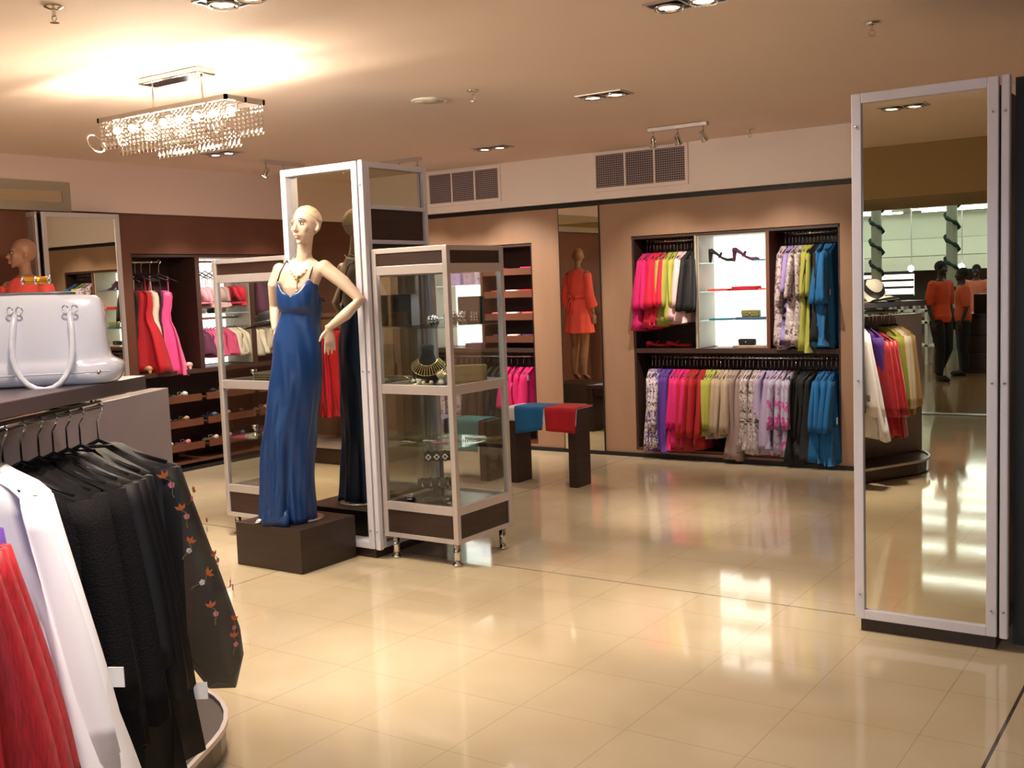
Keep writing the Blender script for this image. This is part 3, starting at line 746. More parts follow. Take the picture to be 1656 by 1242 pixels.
# shoe racks of the second recess (right bay) and its lit bay
for i, (z, ck, w) in enumerate(((1.06,'plum','plum'),(1.28,'coral','coral'),(1.50,'red','red'),(1.72,'magenta','magenta'))):
    for j, x in enumerate((-6.15, -5.98, -5.80)):
        if z == 1.72 and j == 1: continue
        folded((x,8.86,z+.017), .1*j, C[ck if j != 1 else 'blush'], f"{w if j != 1 else 'pale blush'} folded top, {('left','middle','right')[j]} on the {('lowest','second','third','top')[i]} brown shelf behind the right case", 'folded tops on the brown shelves', .13,.15,.05, 2)
box_bag((-6.70,8.9,1.632), 0, C['lilac'], 'lilac box bag, left one on the top lit shelf behind the case', w=.12, d=.08, h=.14)
box_bag((-6.55,8.9,1.632), .1, mat('mauve_leather', rgb(150,130,165), .4), 'taller mauve box bag in the middle of the top lit shelf behind the case', w=.11, d=.08, h=.17)
box_bag((-6.40,8.9,1.632), -.1, C['lavender'], 'lavender box bag, right one on the top lit shelf behind the case', w=.11, d=.08, h=.12)
folded((-6.5,8.9,1.312), 0, C['mushroom'], 'folded mushroom brown top on the lower lit shelf behind the case', 'folded tops behind the case', .3,.16,.03)
folded((-6.45,8.9,.997), 0, C['plum'], 'folded plum top at the foot of the lit bay behind the case', 'folded tops behind the case', .3,.16,.04)
# left wall racks
k = 0
for zi, z in enumerate((.216,.436,.666)):
    for bi, (a, b) in enumerate(((6.05,6.65),(6.8,7.3),(7.46,8.0))):
        for j in range(3):
            y = a+(b-a)*(j+.5)/3
            ck, wd = [('white','white'),('cream','cream'),('palepink','pale pink'),('slate','slate blue'),('tan','tan'),('black','black')][(zi*2+bi+j) % 6]
            shoe((XL-.16, y, z), pi+pi*0, C[ck], f"{wd} shoe, {('left','middle','right')[j]} on the {('lowest','middle','upper')[zi]} rack of the {('left','middle','right')[bi]} bay in the left wall", 'shoes on the left wall racks', .04, s=.9)
            k += 1
for j, y in enumerate((6.15, 6.4, 6.6)):
    shoe((XL-.14, y, .94), pi, C[('tan','white','blush')[j]], f"{('tan','white','blush')[j]} sandal under the long dresses of the left wall", 'sandals under the long dresses', .03, kind='sandal', cat='sandal')
for j, y in enumerate((6.87, 7.0, 7.13)):
    box_bag((XL-.16, y, 1.449), pi/2, C[('white','black','white')[j]], f"small {('white','black','cream')[j]} clutch, {('left','middle','right')[j]} on the glass shelf of the lit left wall bay", w=.10, d=.05, h=.05)

# ------------------------------------------------------------ nesting tables with cloths
def table(x0, x1, y0, y1, h, label, legs=None):
    t = thing('nesting_table', label, 'table', (x0, y0, 0), group='dark wood nesting tables')
    X, Y = x1-x0, y1-y0; w = .085
    MB().box(0, X, 0, Y, h-.035, h).build('tabletop', M_DARKLAM, t, bevel=.003)
    MB().box(w, X-w, .02, Y-.02, h-.11, h-.036).build('apron', M_DARKLAM, t)
    for a in (.0, X-w):
        MB().box(a+.004, a+w-.004, .004, Y-.004, 0, h-.036).build('leg', M_DARKLAM, t, bevel=.003)
table(-4.95, -4.30, 7.17, 7.39, .62, 'dark wood bench table with red and blue cloths in front of the wall mirror')
table(-5.88, -5.14, 7.13, 7.38, .50, 'lower dark wood bench table with a teal cloth behind the right glass case')
def drape(x0, x1, y0, y1, z, front, m, label, group='cloths laid on the tables', skew=0., right=0., amp=.006):
    """cloth lying on a table between y0 and y1 and hanging over the front edge by `front` (and over the right edge)"""
    nx, b = 14, MB()
    prof = [(y1, 0)] + [(y1+(y0-y1)*k/6, 0) for k in range(1, 6)] + [(y0+.004, 0), (y0-.006, -.006)] + [(y0-.010, -front*k/6) for k in range(1, 7)]
    top = []
    for i in range(nx+1):
        u = i/nx; x = x0+(x1-x0)*u; col = []
        for j, (y, dz) in enumerate(prof):
            f = max(0, -dz)/max(front, .01)
            zz = z+.004+dz*(1+skew*(u-.5))
            yy = y - (amp*f*(1+sin(u*9+x0*7))*1.2)
            col.append((x+.012*f*sin(3*u+x0), yy, zz))
        top.append(col)
    n = len(prof); vs = [p for c in top for p in c]; fs = []
    for i in range(nx):
        for j in range(n-1): fs.append((i*n+j, i*n+j+1, (i+1)*n+j+1, (i+1)*n+j))
    b.add(vs, fs)
    o = b.build('draped_cloth', m, smooth=True); md = o.modifiers.new('th', 'SOLIDIFY'); md.thickness = .004; md.offset = 1
    tag(o, label, 'cloth', group)
    return o
drape(-4.95, -4.28, 7.165, 7.40, .622, .12, C['white'], 'white cloth under the red and blue cloths on the dark table', skew=.2)
drape(-4.86, -4.58, 7.150, 7.39, .630, .20, C['blue'], 'bright blue cloth hanging over the front of the dark table', skew=-.2)
drape(-4.57, -4.275, 7.150, 7.40, .630, .19, C['red'], 'bright red cloth hanging over the right end of the dark table', skew=.05)
drape(-5.52, -5.20, 7.12, 7.37, .502, .26, cloth('aqua',(70,160,170)), 'teal cloth hanging over the lower table behind the glass case')
drape(-5.80, -5.56, 7.12, 7.37, .502, .22, C['lavender'], 'grey lavender cloth beside the teal cloth on the lower table')

# ------------------------------------------------------------ figures
def remesh(o, vs=.006, it=4):
    md = o.modifiers.new('skin', 'REMESH'); md.mode = 'VOXEL'; md.voxel_size = vs; md.use_smooth_shade = True
    ms = o.modifiers.new('smooth', 'SMOOTH'); ms.iterations = it; ms.factor = .5
def yawv(a):                 # unit vector facing: 0 = toward -y, positive turns toward -x
    return Vector((-sin(a), -cos(a), 0))
def ellring(c, rx, ry, yaw, n=24, tilt=0):
    f = yawv(yaw); w = Vector((-f.y, f.x, 0)); c = Vector(c)
    return [c + w*cos(2*pi*k/n)*rx + f*sin(2*pi*k/n)*ry + Vector((0,0,tilt*sin(2*pi*k/n))) for k in range(n)]
def add_hand(mb, wr, d, nrm, s=1., curl=.3, thumb_side=1):
    """palm and five separate fingers; d = direction of the hand, nrm = back-of-hand normal"""
    d = Vector(d).normalized(); nrm = Vector(nrm); nrm = (nrm-d*nrm.dot(d)).normalized(); lat = d.cross(nrm)*thumb_side
    wr = Vector(wr)
    mb.tube([wr-d*.02*s, wr+d*.015*s, wr+d*.045*s, wr+d*.08*s, wr+d*.088*s], [.021*s,.024*s,.034*s,.036*s,.028*s], 14, flat=.42, up=nrm)
    for i, (o, l) in enumerate(((.028,.072),(.010,.082),(-.009,.077),(-.026,.060))):
        p = wr+d*.080*s+lat*o*s; dd = (d+lat*o*4).normalized(); pts = [p-d*.012*s]; cur = p.copy(); a = curl*(1+.25*i)
        for j, q in enumerate((.42,.33,.25)):
            dd = (dd*cos(a*.6)-nrm*sin(a*.6)).normalized(); pts.append(cur.copy()); cur = cur+dd*l*q*s
        pts.append(cur)
        mb.tube(pts, [.0085*s,.0088*s,.0082*s,.0074*s,.0055*s], 8)
    p = wr+d*.022*s+lat*.024*s; dd = (d*.75+lat*.75-nrm*.15).normalized()
    mb.tube([p-dd*.01*s, p+dd*.022*s, p+dd*.042*s+d*.004*s, p+dd*.055*s+d*.014*s], [.011*s,.0115*s,.0095*s,.0065*s], 8)
def add_head(mb, c, yaw, s=1., ears=True):
    c = Vector(c); f = yawv(yaw); w = Vector((-f.y, f.x, 0)); z = Vector((0,0,1))
    R = Matrix((w, -f, z)).transposed()
    def P(a, b, h): return c + (w*a + f*b + z*h)*s
    mb.ball(P(0,-.018,.022), .073*s, .088*s, .084*s, 20, 14, R)           # cranium
    mb.ball(P(0,.018,-.02), .060*s, .066*s, .078*s, 18, 12, R)            # face
    mb.tube([P(0,.03,-.02), P(0,.045,-.06), P(0,.053,-.092)], [.052*s,.042*s,.020*s], 14, flat=1.05, up=w)   # jaw
    mb.ball(P(0,.066,-.094), .016*s, .014*s, .014*s, 10, 8, R)            # chin
    mb.tube([P(0,.078,.012), P(0,.090,-.012), P(0,.103,-.030), P(0,.090,-.038)], [.006*s,.009*s,.0115*s,.008*s], 10)   # nose
    for q in (-1, 1):
        mb.ball(P(q*.009,.088,-.033), .007*s, .008*s, .006*s, 8, 6)
        mb.ball(P(q*.036,.055,-.022), .020*s, .022*s, .022*s, 10, 8)      # cheek
        mb.tube([P(q*.010,.080,.022), P(q*.030,.076,.028), P(q*.048,.058,.020)], [.005*s,.007*s,.005*s], 8)   # brow
        if ears:
            e = P(q*.069,-.008,-.012)
            mb.tube([e+z*.026*s+f*.003*s, e+z*.012*s-f*.010*s+w*q*.008*s, e-z*.010*s-f*.006*s+w*q*.006*s, e-z*.026*s+f*.008*s], [.007*s,.009*s,.008*s,.006*s], 8)
    mb.tube([P(-.022,.076,-.060), P(-.008,.086,-.057), P(.008,.086,-.057), P(.022,.076,-.060)], [.003*s,.0065*s,.0065*s,.003*s], 8)
    mb.tube([P(-.018,.076,-.067), P(0,.085,-.069), P(.018,.076,-.067)], [.003*s,.0075*s,.003*s], 8)
    return P
def face_details(parent, c, yaw, s=1., eye=rgb(60,50,50), lip=rgb(196,140,128), brow=rgb(120,90,70)):
    c = Vector(c); f = yawv(yaw); w = Vector((-f.y, f.x, 0)); z = Vector((0,0,1))
    def P(a, b, h): return c + (w*a + f*b + z*h)*s
    for q in (-1, 1):
        e = MB(); R = Matrix((w, -f, z)).transposed()
        e.ball(P(q*.029,.0735,.004), .0135*s, .007*s, .0062*s, 12, 8, R)
        ey = e.build('eye', mat('eye_white', rgb(214,206,198), .3), parent, smooth=True)
        MB().ball(P(q*.029,.0785,.004), .0055*s, .0035*s, .0058*s, 10, 8, R).build('iris', mat('iris', eye, .2), ey, smooth=True)
        MB().tube([P(q*.014,.079,.006), P(q*.024,.0815,.0115), P(q*.036,.078,.0115), P(q*.045,.070,.006)], [.0012*s,.0024*s,.0024*s,.001*s], 6).build('eyelashes', mat('lash', rgb(50,34,30), .6), parent, smooth=True)
        MB().tube([P(q*.012,.0835,.026), P(q*.030,.0815,.034), P(q*.050,.062,.026)], [.0016*s,.0030*s,.0012*s], 6).build('eyebrow', mat('brow_paint', brow, .7), parent, smooth=True)
    l = MB()
    l.tube([P(-.021,.0785,-.060), P(-.008,.0895,-.0565), P(.008,.0895,-.0565), P(.021,.0785,-.060)], [.0018*s,.0052*s,.0052*s,.0018*s], 8)
    l.tube([P(-.017,.0785,-.0665), P(0,.0885,-.0685), P(.017,.0785,-.0665)], [.002*s,.006*s,.002*s], 8)
    l.build('lips', mat('lip_paint', lip, .4), parent, smooth=True)
def figure(parent, m, torso, yaw, neck, head, hyaw, arms, legs, hs=1., vs=.006, name='body', hands=None, n=24):
    mb = MB()
    mb.rings([ellring(c, rx, ry, yaw, n) for c, rx, ry in torso])
    mb.tube(neck, [.054,.044,.043,.047], 14)
    P = add_head(mb, head, hyaw, hs)
    for pts, rr in arms: mb.tube(pts, rr, 12); mb.ball(pts[0], rr[0]*1.04, n=12, m=8)
    for pts, rr in legs: mb.tube(pts, rr, 14)
    for h in hands or []: add_hand(mb, *h)
    o = mb.build(name, m, parent, smooth=True); remesh(o, vs)
    return o, P

M_SKINM = mat('mannequin_cream', rgb(200,176,158), .42, coat=.1)
# --- blue-dressed mannequin. local x = photo right, -y = toward the viewer
t = thing('female_mannequin', 'pale bald-cap mannequin with hand on hip in a long blue satin gown', 'mannequin', (-4.66, 4.50, 0), radians(46.4))
BM = t
YW = radians(25)
tors = [((.015,0,.93),.08,.07),((.028,0,1.0),.118,.085),((.045,0,1.14),.118,.088),((.055,0,1.23),.112,.084),((.065,0,1.35),.102,.072),((.074,0,1.44),.094,.062),((.085,0,1.50),.095,.064),
        ((.084,0,1.58),.104,.072),((.085,-.002,1.64),.112,.082),((.093,0,1.70),.136,.072),((.100,0,1.745),.150,.060),((.108,0,1.785),.105,.048),((.115,.004,1.81),.060,.042)]
w_ = Vector((cos(YW), -sin(YW), 0)); c_ = Vector((.102,.004,1.748))
shL = c_-w_*.138; shR = c_+w_*.145
arms = [([shL, (-.062,.055,1.66), (-.064,.115,1.535), (-.066,.085,1.47), (-.070,.04,1.395)], [.040,.037,.032,.030,.019]),
        ([shR, (.335,-.10,1.66), (.425,-.14,1.555), (.340,-.145,1.475), (.235,-.135,1.398)], [.046,.042,.037,.035,.021])]
legs = [([(-.03,0,.98),(-.09,.0,.62),(-.10,.03,.33),(-.10,-.02,.285)], [.065,.05,.032,.03]),
        ([(.055,0,.98),(.01,-.0,.62),(-.01,.03,.33),(-.02,-.03,.285)], [.065,.05,.032,.03])]
HC = Vector((.138,-.045,2.000)); HY = radians(40)
body, _ = figure(t, M_SKINM, tors, YW, [(.108,.004,1.76),(.120,-.012,1.82),(.128,-.025,1.88),(.134,-.035,1.94)], HC, HY, arms, legs, 1.05, .005,
    hands=[((.235,-.135,1.398), (.05,.02,-1), (.35,-.9,0), 1.0, .15, 1), ((-.070,.04,1.395), (.35,.0,-.9), (-.9,.3,0), .95, .3, -1)])
face_details(t, HC, HY, 1.05)
# moulded cap of hair with combed ridges
cap = MB(); f = yawv(HY); w = Vector((-f.y, f.x, 0)); z = Vector((0,0,1)); R = Matrix((w, -f, z)).transposed()
rs = []
for i in range(15):                       # shell over the cranium from hairline to nape, combed back
    t_ = i/14; ring = []
    b = radians(38+t_*150)                # 90 = top of the head, larger = toward the nape
    for k in range(25):
        a = radians(-88+176*k/24)
        rid = .0022*sin(a*17)*sin(pi*min(1, t_*1.15)) + .0012
        d = Vector((sin(a), cos(a)*cos(b), cos(a)*sin(b)))
        ring.append(HC + (w*(d.x*(.073+rid)) + f*(-.018+d.y*(.088+rid)) + z*(.022+d.z*(.084+rid)))*1.05)
    rs.append(ring)
vs = [p for r in rs for p in r]; fs = [(i*25+k, i*25+k+1, (i+1)*25+k+1, (i+1)*25+k) for i in range(14) for k in range(24)]
cap.add(vs, fs)
o = cap.build('moulded_hair', mat('moulded_hair_cream', rgb(226,202,166), .5), t, smooth=True)
md = o.modifiers.new('th', 'SOLIDIFY'); md.thickness = .003; md.offset = 0
# dress
M_SATIN = mat('blue_satin', rgb(6,50,108), .34, spec=.5, sheen=.05)
DR = [(.235,-.050,.162,.15),(.28,-.053,.158,.145),(.41,-.053,.157,.13),(.52,-.046,.155,.122),(.64,-.038,.155,.118),(.74,-.028,.157,.118),(.82,-.015,.157,.118),(.90,.0,.156,.12),(.97,.014,.156,.122),(1.06,.030,.153,.123),(1.15,.042,.149,.122),(1.22,.050,.147,.118),
      (1.28,.055,.146,.112),(1.345,.060,.143,.100),(1.40,.067,.130,.092),(1.445,.073,.122,.087),(1.50,.086,.121,.088)]
def topz(phi):   # phi: angle from the front direction of the chest, degrees
    p = ((phi+180) % 360)-180
    key = [(-180,1.50),(-120,1.53),(-95,1.575),(-66,1.70),(-48,1.680),(-14,1.610),(0,1.592),(14,1.610),(48,1.675),(66,1.694),(95,1.58),(120,1.53),(180,1.50)]
    for (a, u), (b, v) in zip(key, key[1:]):
        if a <= p <= b:
            q = (p-a)/(b-a); q = q*q*(3-2*q); return u+(v-u)*q
n = 96; rs = []
def dring(z, cx, rx, ry, zt=None, k=None):
    ring = []
    u = max(0, min(1, (1.15-z)/.92))
    for i in range(n):
        a = 2*pi*i/n
        dirv = Vector((cos(a), sin(a), 0))
        fold = u**1.2*(.012*sin(7*a+1.2+2*u)+.009*sin(13*a+.5)+.006*sin(21*a)) + .003*sin(5*a+z*9)*(1-u)
        diag = .004*sin(16*(z*1.0+.55*cos(a)))*(1 if z < 1.35 else .3)
        x = cx+cos(a)*(rx+fold+diag); y = sin(a)*(ry+fold*1.2+diag)
        zz = z
        if z < .24: zz = z + .02*sin(3*a+.6)+.008*sin(9*a)
        ring.append((x, y, zz))
    return ring
def lerp_dr(z):
    for a, b in zip(DR, DR[1:]):
        if a[0] <= z <= b[0]:
            q = (z-a[0])/(b[0]-a[0]); return [a[i]+(b[i]-a[i])*q for i in range(4)]
zs = [.262+(1.50-.262)*i/44 for i in range(45)]
for z in zs:
    r = lerp_dr(z); rs.append(dring(z, r[1], r[2], r[3]))
base = [Vector(p) for p in rs[-1]]
for j in range(1, 9):
    q = j/8; ring = []
    for i in range(n):
        a = 2*pi*i/n
        phi = math.degrees(atan2(cos(a), -sin(a)))          # 0 = toward the viewer, + = photo right
        ph = -(phi)-25                                      # relative to the chest front (turned to photo left)
        zt = topz(ph); z = 1.50+(zt-1.50)*q
        # bust swell
        fr = cos(radians(ph)); bust = .020*max(0, cos(radians(abs(((ph+180) % 360)-180)-34)*1.9))*sin(pi*min(1, (z-1.46)/.23)) if abs(((ph+180) % 360)-180) < 80 else 0
        cx = .086+(z-1.5)*.0; k_ = 1+.06*(z-1.5)/.18
        x = cx+cos(a)*(.1215*k_+bust); y = sin(a)*(.089*k_+bust*1.3)
        ring.append((x, y, z))
    rs.append(ring)
mb = MB(); mb.rings(rs, cap=False)
dress = mb.build('satin_gown', M_SATIN, t, smooth=True, label='long blue satin slip gown with thin straps')
md = dress.modifiers.new('th', 'SOLIDIFY'); md.thickness = .004; md.offset = -1
sm = MB()
sm.tube([(.086+cos(a)*.1245, sin(a)*.0925, 1.505+.008*cos(a+1.2)) for a in [2*pi*k/40 for k in range(40)]], .0028, 6, closed=True)
sm.build('waist_seam', mat('blue_seam', rgb(5,40,92), .5), dress, smooth=True)
def surf_strap(pts): MB().tube(pts, .0042, 6).build('shoulder_strap', mat('navy_strap', rgb(24,22,50), .5), t, smooth=True)
surf_strap([(-.038,-.03,1.682),(-.022,-.045,1.73),(.004,-.05,1.775),(.022,-.015,1.80),(.03,.04,1.77),(.02,.075,1.68),(.03,.092,1.56)])
surf_strap([(.142,-.098,1.686),(.155,-.088,1.73),(.176,-.062,1.775),(.190,-.022,1.797),(.188,.03,1.77),(.165,.065,1.68),(.13,.092,1.54)])
MB().tube([(.203,-.045,1.575),(.222,-.055,1.57),(.228,-.03,1.555),(.205,-.01,1.56)], .004, 6).build('tied_bow', mat('navy_strap', (0,0,0)), t, smooth=True)
# train of the gown spilling off the edge of the plinth and silver sandal tips
tr = MB(); rs_ = []
for i in range(9):
    u = i/8; a = radians(200+70*u)
    rs_.append([(-.05+cos(a)*(.17+.03*sin(5*u)), sin(a)*(.15+.02*cos(7*u))-.03, .262),(-.05+cos(a)*.13, sin(a)*.12, .262),(-.05+cos(a)*.12, sin(a)*.11, .36),(-.05+cos(a)*.15, sin(a)*.135, .33)])
tr.rings(rs_).build('gown_train', M_SATIN, dress, smooth=True)
sd = MB(); sd.tube([(-.19,-.03,.272),(-.225,-.045,.278),(-.25,-.055,.272)], [.022,.026,.010], 10, flat=.6, up=(0,0,1)); sd.build('silver_sandal', M_SILVER, t, smooth=True)
MB().lathe([(.14,.259),(.14,.265),(.135,.268),(.01,.269)], (.02,.02,0), 36).build('round_base_plate', mat('brushed_steel_plate', rgb(190,185,180), .3, .9), t, smooth=True)
# necklace
nk = thing('pearl_necklace', 'gold and pearl necklace with a long pendant on the blue-dressed mannequin', 'necklace', (-4.66, 4.50, 0), radians(46.4))
NC = []
for k in range(33):
    a = radians(-150+300*k/32); dn = (cos(a)+.87)/1.87
    f = yawv(YW); w = Vector((-f.y, f.x, 0))
    p = Vector((.108,.0,1.835)) + w*sin(a)*(.058+.012*dn) + f*(cos(a)*(.052+.026*dn)+.004) + Vector((0,0,-.125*dn**1.6))
    NC.append(p)
MB().tube(NC, .0022, 6).build('chain', M_GOLD, nk, smooth=True)
for k in range(10, 23):
    p = NC[k]; q = p+yawv(YW)*.004
    MB().ball(q-Vector((0,0,.004)), .0075, n=8, m=6).build('bead', M_GOLD if k % 2 else mat('pearl', rgb(245,232,215), .2, coat=.5), nk, smooth=True)
f = yawv(YW); p0 = NC[16]
pd = MB(); pd.tube([p0, p0+Vector((0,0,-.03))+f*.004, p0+Vector((0,0,-.085))+f*.010], .0028, 6); pd.ball(p0+Vector((0,0,-.095))+f*.012, .010, .010, .014, 8, 6); pd.ball(p0+Vector((0,0,-.02))+f*.006, .013, n=10, m=6)
pd.build('pendant', M_GOLD, nk, smooth=True)
# plinth
o = MB().box(-4.965, -4.425, 4.285, 4.745, 0, .258).build('display_plinth', vary(mat('dark_brown_plinth', rgb(46,32,26), .4), (3,3,30), .2), bevel=.004)
tag(o, 'dark brown box plinth under the blue-dressed mannequin', 'plinth')

# --- coral-robed mannequin by the left wall
M_SKIND = mat('mannequin_tan', rgb(150,108,84), .45)
t = thing('female_mannequin', 'tan mannequin in a belted coral robe beside the left wall column', 'mannequin', (-7.55, 4.66, 0), radians(14))
def simple_person(t, m, face, h0=0., sc=1., arms=None, legs=None, hands=None, vs=.008, hyaw=0, build_face=False):
    def Z(v): return (v[0]*sc, v[1]*sc, h0+v[2]*sc)
    tors = [((0,0,.86),.14,.10),((0,0,.95),.160,.115),((0,0,1.05),.135,.10),((0,0,1.13),.122,.09),((0,0,1.25),.142,.10),((0,0,1.35),.150,.095),((0,0,1.42),.165,.075),((0,0,1.46),.11,.06),((0,0,1.49),.055,.05)]
    arms = arms or [([(-.165,0,1.405),(-.205,.01,1.25),(-.225,.02,1.12),(-.22,-.02,.98),(-.215,-.05,.88)],[.045,.040,.034,.032,.022]),
            ([(.165,0,1.405),(.205,.01,1.25),(.225,.02,1.12),(.22,-.02,.98),(.215,-.05,.88)],[.045,.040,.034,.032,.022])]
    legs = legs or [([(-.085,0,.90),(-.09,0,.70),(-.085,-.01,.47),(-.085,.02,.30),(-.085,.02,.09),(-.09,-.06,.03)],[.088,.078,.052,.052,.034,.03]),
            ([(.085,0,.90),(.09,0,.70),(.085,-.01,.47),(.085,.02,.30),(.085,.02,.09),(.09,-.06,.03)],[.088,.078,.052,.052,.034,.03])]
    A = [([Z(p) for p in a], [r*sc for r in b]) for a, b in arms]; Lg = [([Z(p) for p in a], [r*sc for r in b]) for a, b in legs]
    hd = [(Z(a[0]), a[1], a[2], sc, .35, a[3]) for a in (hands or [((-.215,-.05,.88),(0,-.25,-1),(-1,0,0),-1),((.215,-.05,.88),(0,-.25,-1),(1,0,0),1)])]
    T = [(Z(c), rx*sc, ry*sc) for c, rx, ry in tors]
    hc = Vector(Z((0,-.02,1.645)))
    o, _ = figure(t, m, T, 0, [Z((0,0,1.44)),Z((0,.0,1.50)),Z((0,-.005,1.55)),Z((0,-.01,1.60))], hc, hyaw, A, Lg, sc, vs, hands=hd)
    face_details(t, hc, hyaw, sc, lip=rgb(120,70,60))
    return hc, T, A, Lg
hc, T, A, Lg = simple_person(t, M_SKIND, None, h0=.27, sc=1.04, hyaw=radians(38))
M_ROBE = C['coral']
rb = MB(); n = 40; rs = []
for z, rx, ry in ((.93,.235,.185),(1.05,.215,.165),(1.2,.195,.15),(1.33,.170,.128),(1.42,.148,.112),(1.50,.158,.118),(1.62,.175,.118),(1.72,.182,.100),(1.77,.15,.08),(1.80,.085,.068)):
    rs.append([(cos(2*pi*k/n)*(rx+.008*sin(9*2*pi*k/n)*(1.9-z)), sin(2*pi*k/n)*(ry+.008*sin(9*2*pi*k/n+1)*(1.9-z)), z) for k in range(n)])
rb.rings(rs)
for a, r in A:
    q = [Vector(a[0])+Vector((0,0,.005)), Vector(a[1]), Vector(a[2]), Vector(a[3])]
    rb.tube(q, [.062,.060,.066,.085], 14)
o = rb.build('robe', M_ROBE, t, smooth=True); remesh(o, .008, 3)
MB().rings([[(cos(2*pi*k/n)*(.156), sin(2*pi*k/n)*.121, z) for k in range(n)] for z in (1.40,1.445)]).build('belt', M_ROBE, t, smooth=True)
bw = MB()
for sx in (-1, 1):
    bw.tube([(0,.122,1.425),(sx*.06,.15,1.45),(sx*.075,.15,1.42),(0,.124,1.42)], .010, 6); bw.tube([(0,.124,1.42),(sx*.03,.155,1.33),(sx*.04,.17,1.2)], .009, 6)
bw.build('belt_bow', M_ROBE, t, smooth=True)
o = MB().box(-7.83, -7.20, 4.40, 5.02, 0, .26).build('display_plinth', MC['dark_brown_plinth'], bevel=.004); tag(o, 'dark box plinth under the coral-robed mannequin, seen in the wall mirror', 'plinth')

def dressed_person(loc, rz, label, shirt, trousers, skin=rgb(60,38,28), hair=rgb(14,12,12), sc=1.0, legs=None, arms=None, hands=None, longsleeve=False, cat='person'):
    t = thing('person', label, cat, loc, rz)
    hc, T, A, Lg = simple_person(t, mat('dark_skin', skin, .5), None, 0, sc, vs=.009, legs=legs, arms=arms, hands=hands)
    sh = MB(); sh.rings([ellring(c, rx+.020, ry+.022, 0, 24) for c, rx, ry in T[:-1]])
    for a, r in A:
        kk = 3 if not longsleeve else 5
        sh.tube([Vector(p) for p in a[:kk]], [q+.026 for q in r[:kk]], 12); sh.ball(Vector(a[0]), r[0]+.028, n=12, m=8)
    o = sh.build('shirt', shirt, t, smooth=True); remesh(o, .010, 3)
    tr = MB(); tr.rings([ellring(c, rx+.012, ry+.012, 0, 24) for c, rx, ry in T[:2]]+[ellring((0,0,1.02*sc), .14*sc, .10*sc, 0, 24)])
    for a, r in Lg: tr.tube([Vector(p) for p in a[:5]], [q+.02 for q in r[:4]]+[.055], 12)
    o = tr.build('trousers', trousers, t, smooth=True); remesh(o, .010, 3)
    hh = MB(); hh.ball(hc+Vector((0,.020,.028)), .080*sc, .094*sc, .088*sc, 16, 10); hh.build('hair', mat('dark_hair', hair, .8), t, smooth=True)
    for a, r in Lg:
        p = Vector(a[-1]); s_ = MB(); s_.tube([(p.x,p.y+.09,.035),(p.x,p.y+.02,.04),(p.x,p.y-.07,.03),(p.x,p.y-.10,.025)], [.034,.038,.036,.02], 10); s_.build('shoe', C['black'], t, smooth=True)
    return t
dressed_person((-7.65, 3.35, 0), radians(200), 'person in dark clothes standing behind the coral mannequin, seen in the wall mirror', C['black'], C['black'], longsleeve=True, sc=1.0)
M_ORANGE = vary(mat('orange_shirt_cotton', rgb(206,70,22), .8), (6,6,6), .08)
wl_ = [([(-.085,0,.90),(-.10,-.02,.70),(-.12,-.03,.47),(-.12,.06,.30),(-.12,.16,.10),(-.12,.08,.04)],[.088,.078,.052,.052,.034,.03]),
       ([(.085,0,.90),(.07,-.02,.70),(.05,-.04,.47),(.05,-.02,.30),(.05,-.02,.09),(.05,-.10,.03)],[.088,.078,.052,.052,.034,.03])]
dressed_person((-3.62, -6.85, 0), radians(118), 'person in an orange shirt standing with back turned, seen in the right mirror column', M_ORANGE, C['black'], legs=wl_, sc=.99)
dressed_person((-3.50, -7.75, 0), radians(250), 'second person in an orange top behind the first, seen in the right mirror', mat('orange_top_cotton', rgb(196,78,30), .8), C['black'], sc=.93)
dressed_person((-3.93, -11.0, 0), radians(180), 'distant person in a salmon shirt far behind, seen in the right mirror', mat('salmon_cotton', rgb(220,120,90), .8), C['black'], sc=.96)

# ------------------------------------------------------------ clothes gondola
GA = radians(117.07)
GX, GY = -2.42, 1.23
def G(s, off, z=0):
    return (GX+cos(GA)*s-sin(GA)*off, GY+sin(GA)*s+cos(GA)*off, z)
G_OFF, G_R, G_S0, G_S1 = .42, .54, -.42, 1.14
def stadium(r, n=20):
    pts = []
    for k in range(n+1): a = -pi/2+pi*k/n; pts.append((G_S1+cos(a)*r*1.05, G_OFF+sin(a)*r))
    for k in range(n+1): a = pi/2+pi*k/n; pts.append((G_S0+cos(a)*r*1.05, G_OFF+sin(a)*r))
    return pts
t = thing('clothes_gondola', 'double-sided clothes gondola with grey centre panel and rounded dark base', 'clothes rack', (GX, GY, 0), GA)
MB().rings([[(x, y, z) for x, y in stadium(r)] for z, r in ((.0,G_R-.05),(.012,G_R-.045))]).build('plinth_foot', M_BLACKTRIM, t)
MB().rings([[(x, y, z) for x, y in stadium(r)] for z, r in ((.012,G_R-.01),(.10,G_R-.01))]).build('base', mat('gloss_brown_base', rgb(58,40,34), .2), t)
rim = MB()
a_, b_ = stadium(G_R+.002), stadium(G_R-.014)
rim.rings([[(x, y, .10) for x, y in a_], [(x, y, .118) for x, y in a_], [(x, y, .118) for x, y in b_], [(x, y, .10) for x, y in b_]], cap=False, closed=True)
rim.build('aluminium_rim', M_ALU, t)
MB().rings([[(x, y, z) for x, y in stadium(G_R-.016)] for z in (.100,.104)]).build('base_top', mat('grey_base_top', rgb(74,64,62), .35), t)
MB().box(-1.0, 1.80, .27, .345, .104, 1.255).build('centre_panel', M_GREYLAM, t, bevel=.003)
MB().box(-.62, .86, -.10, .30, 1.335, 1.375).build('top_shelf', mat('dark_grey_shelf', rgb(74,60,62), .35), t, bevel=.003)
for s in (-.36, .72):
    MB().tube([(s,.27,1.30),(s,.0,1.30)], .011, 10).build('rail_bracket', M_CHROME, t, smooth=True)
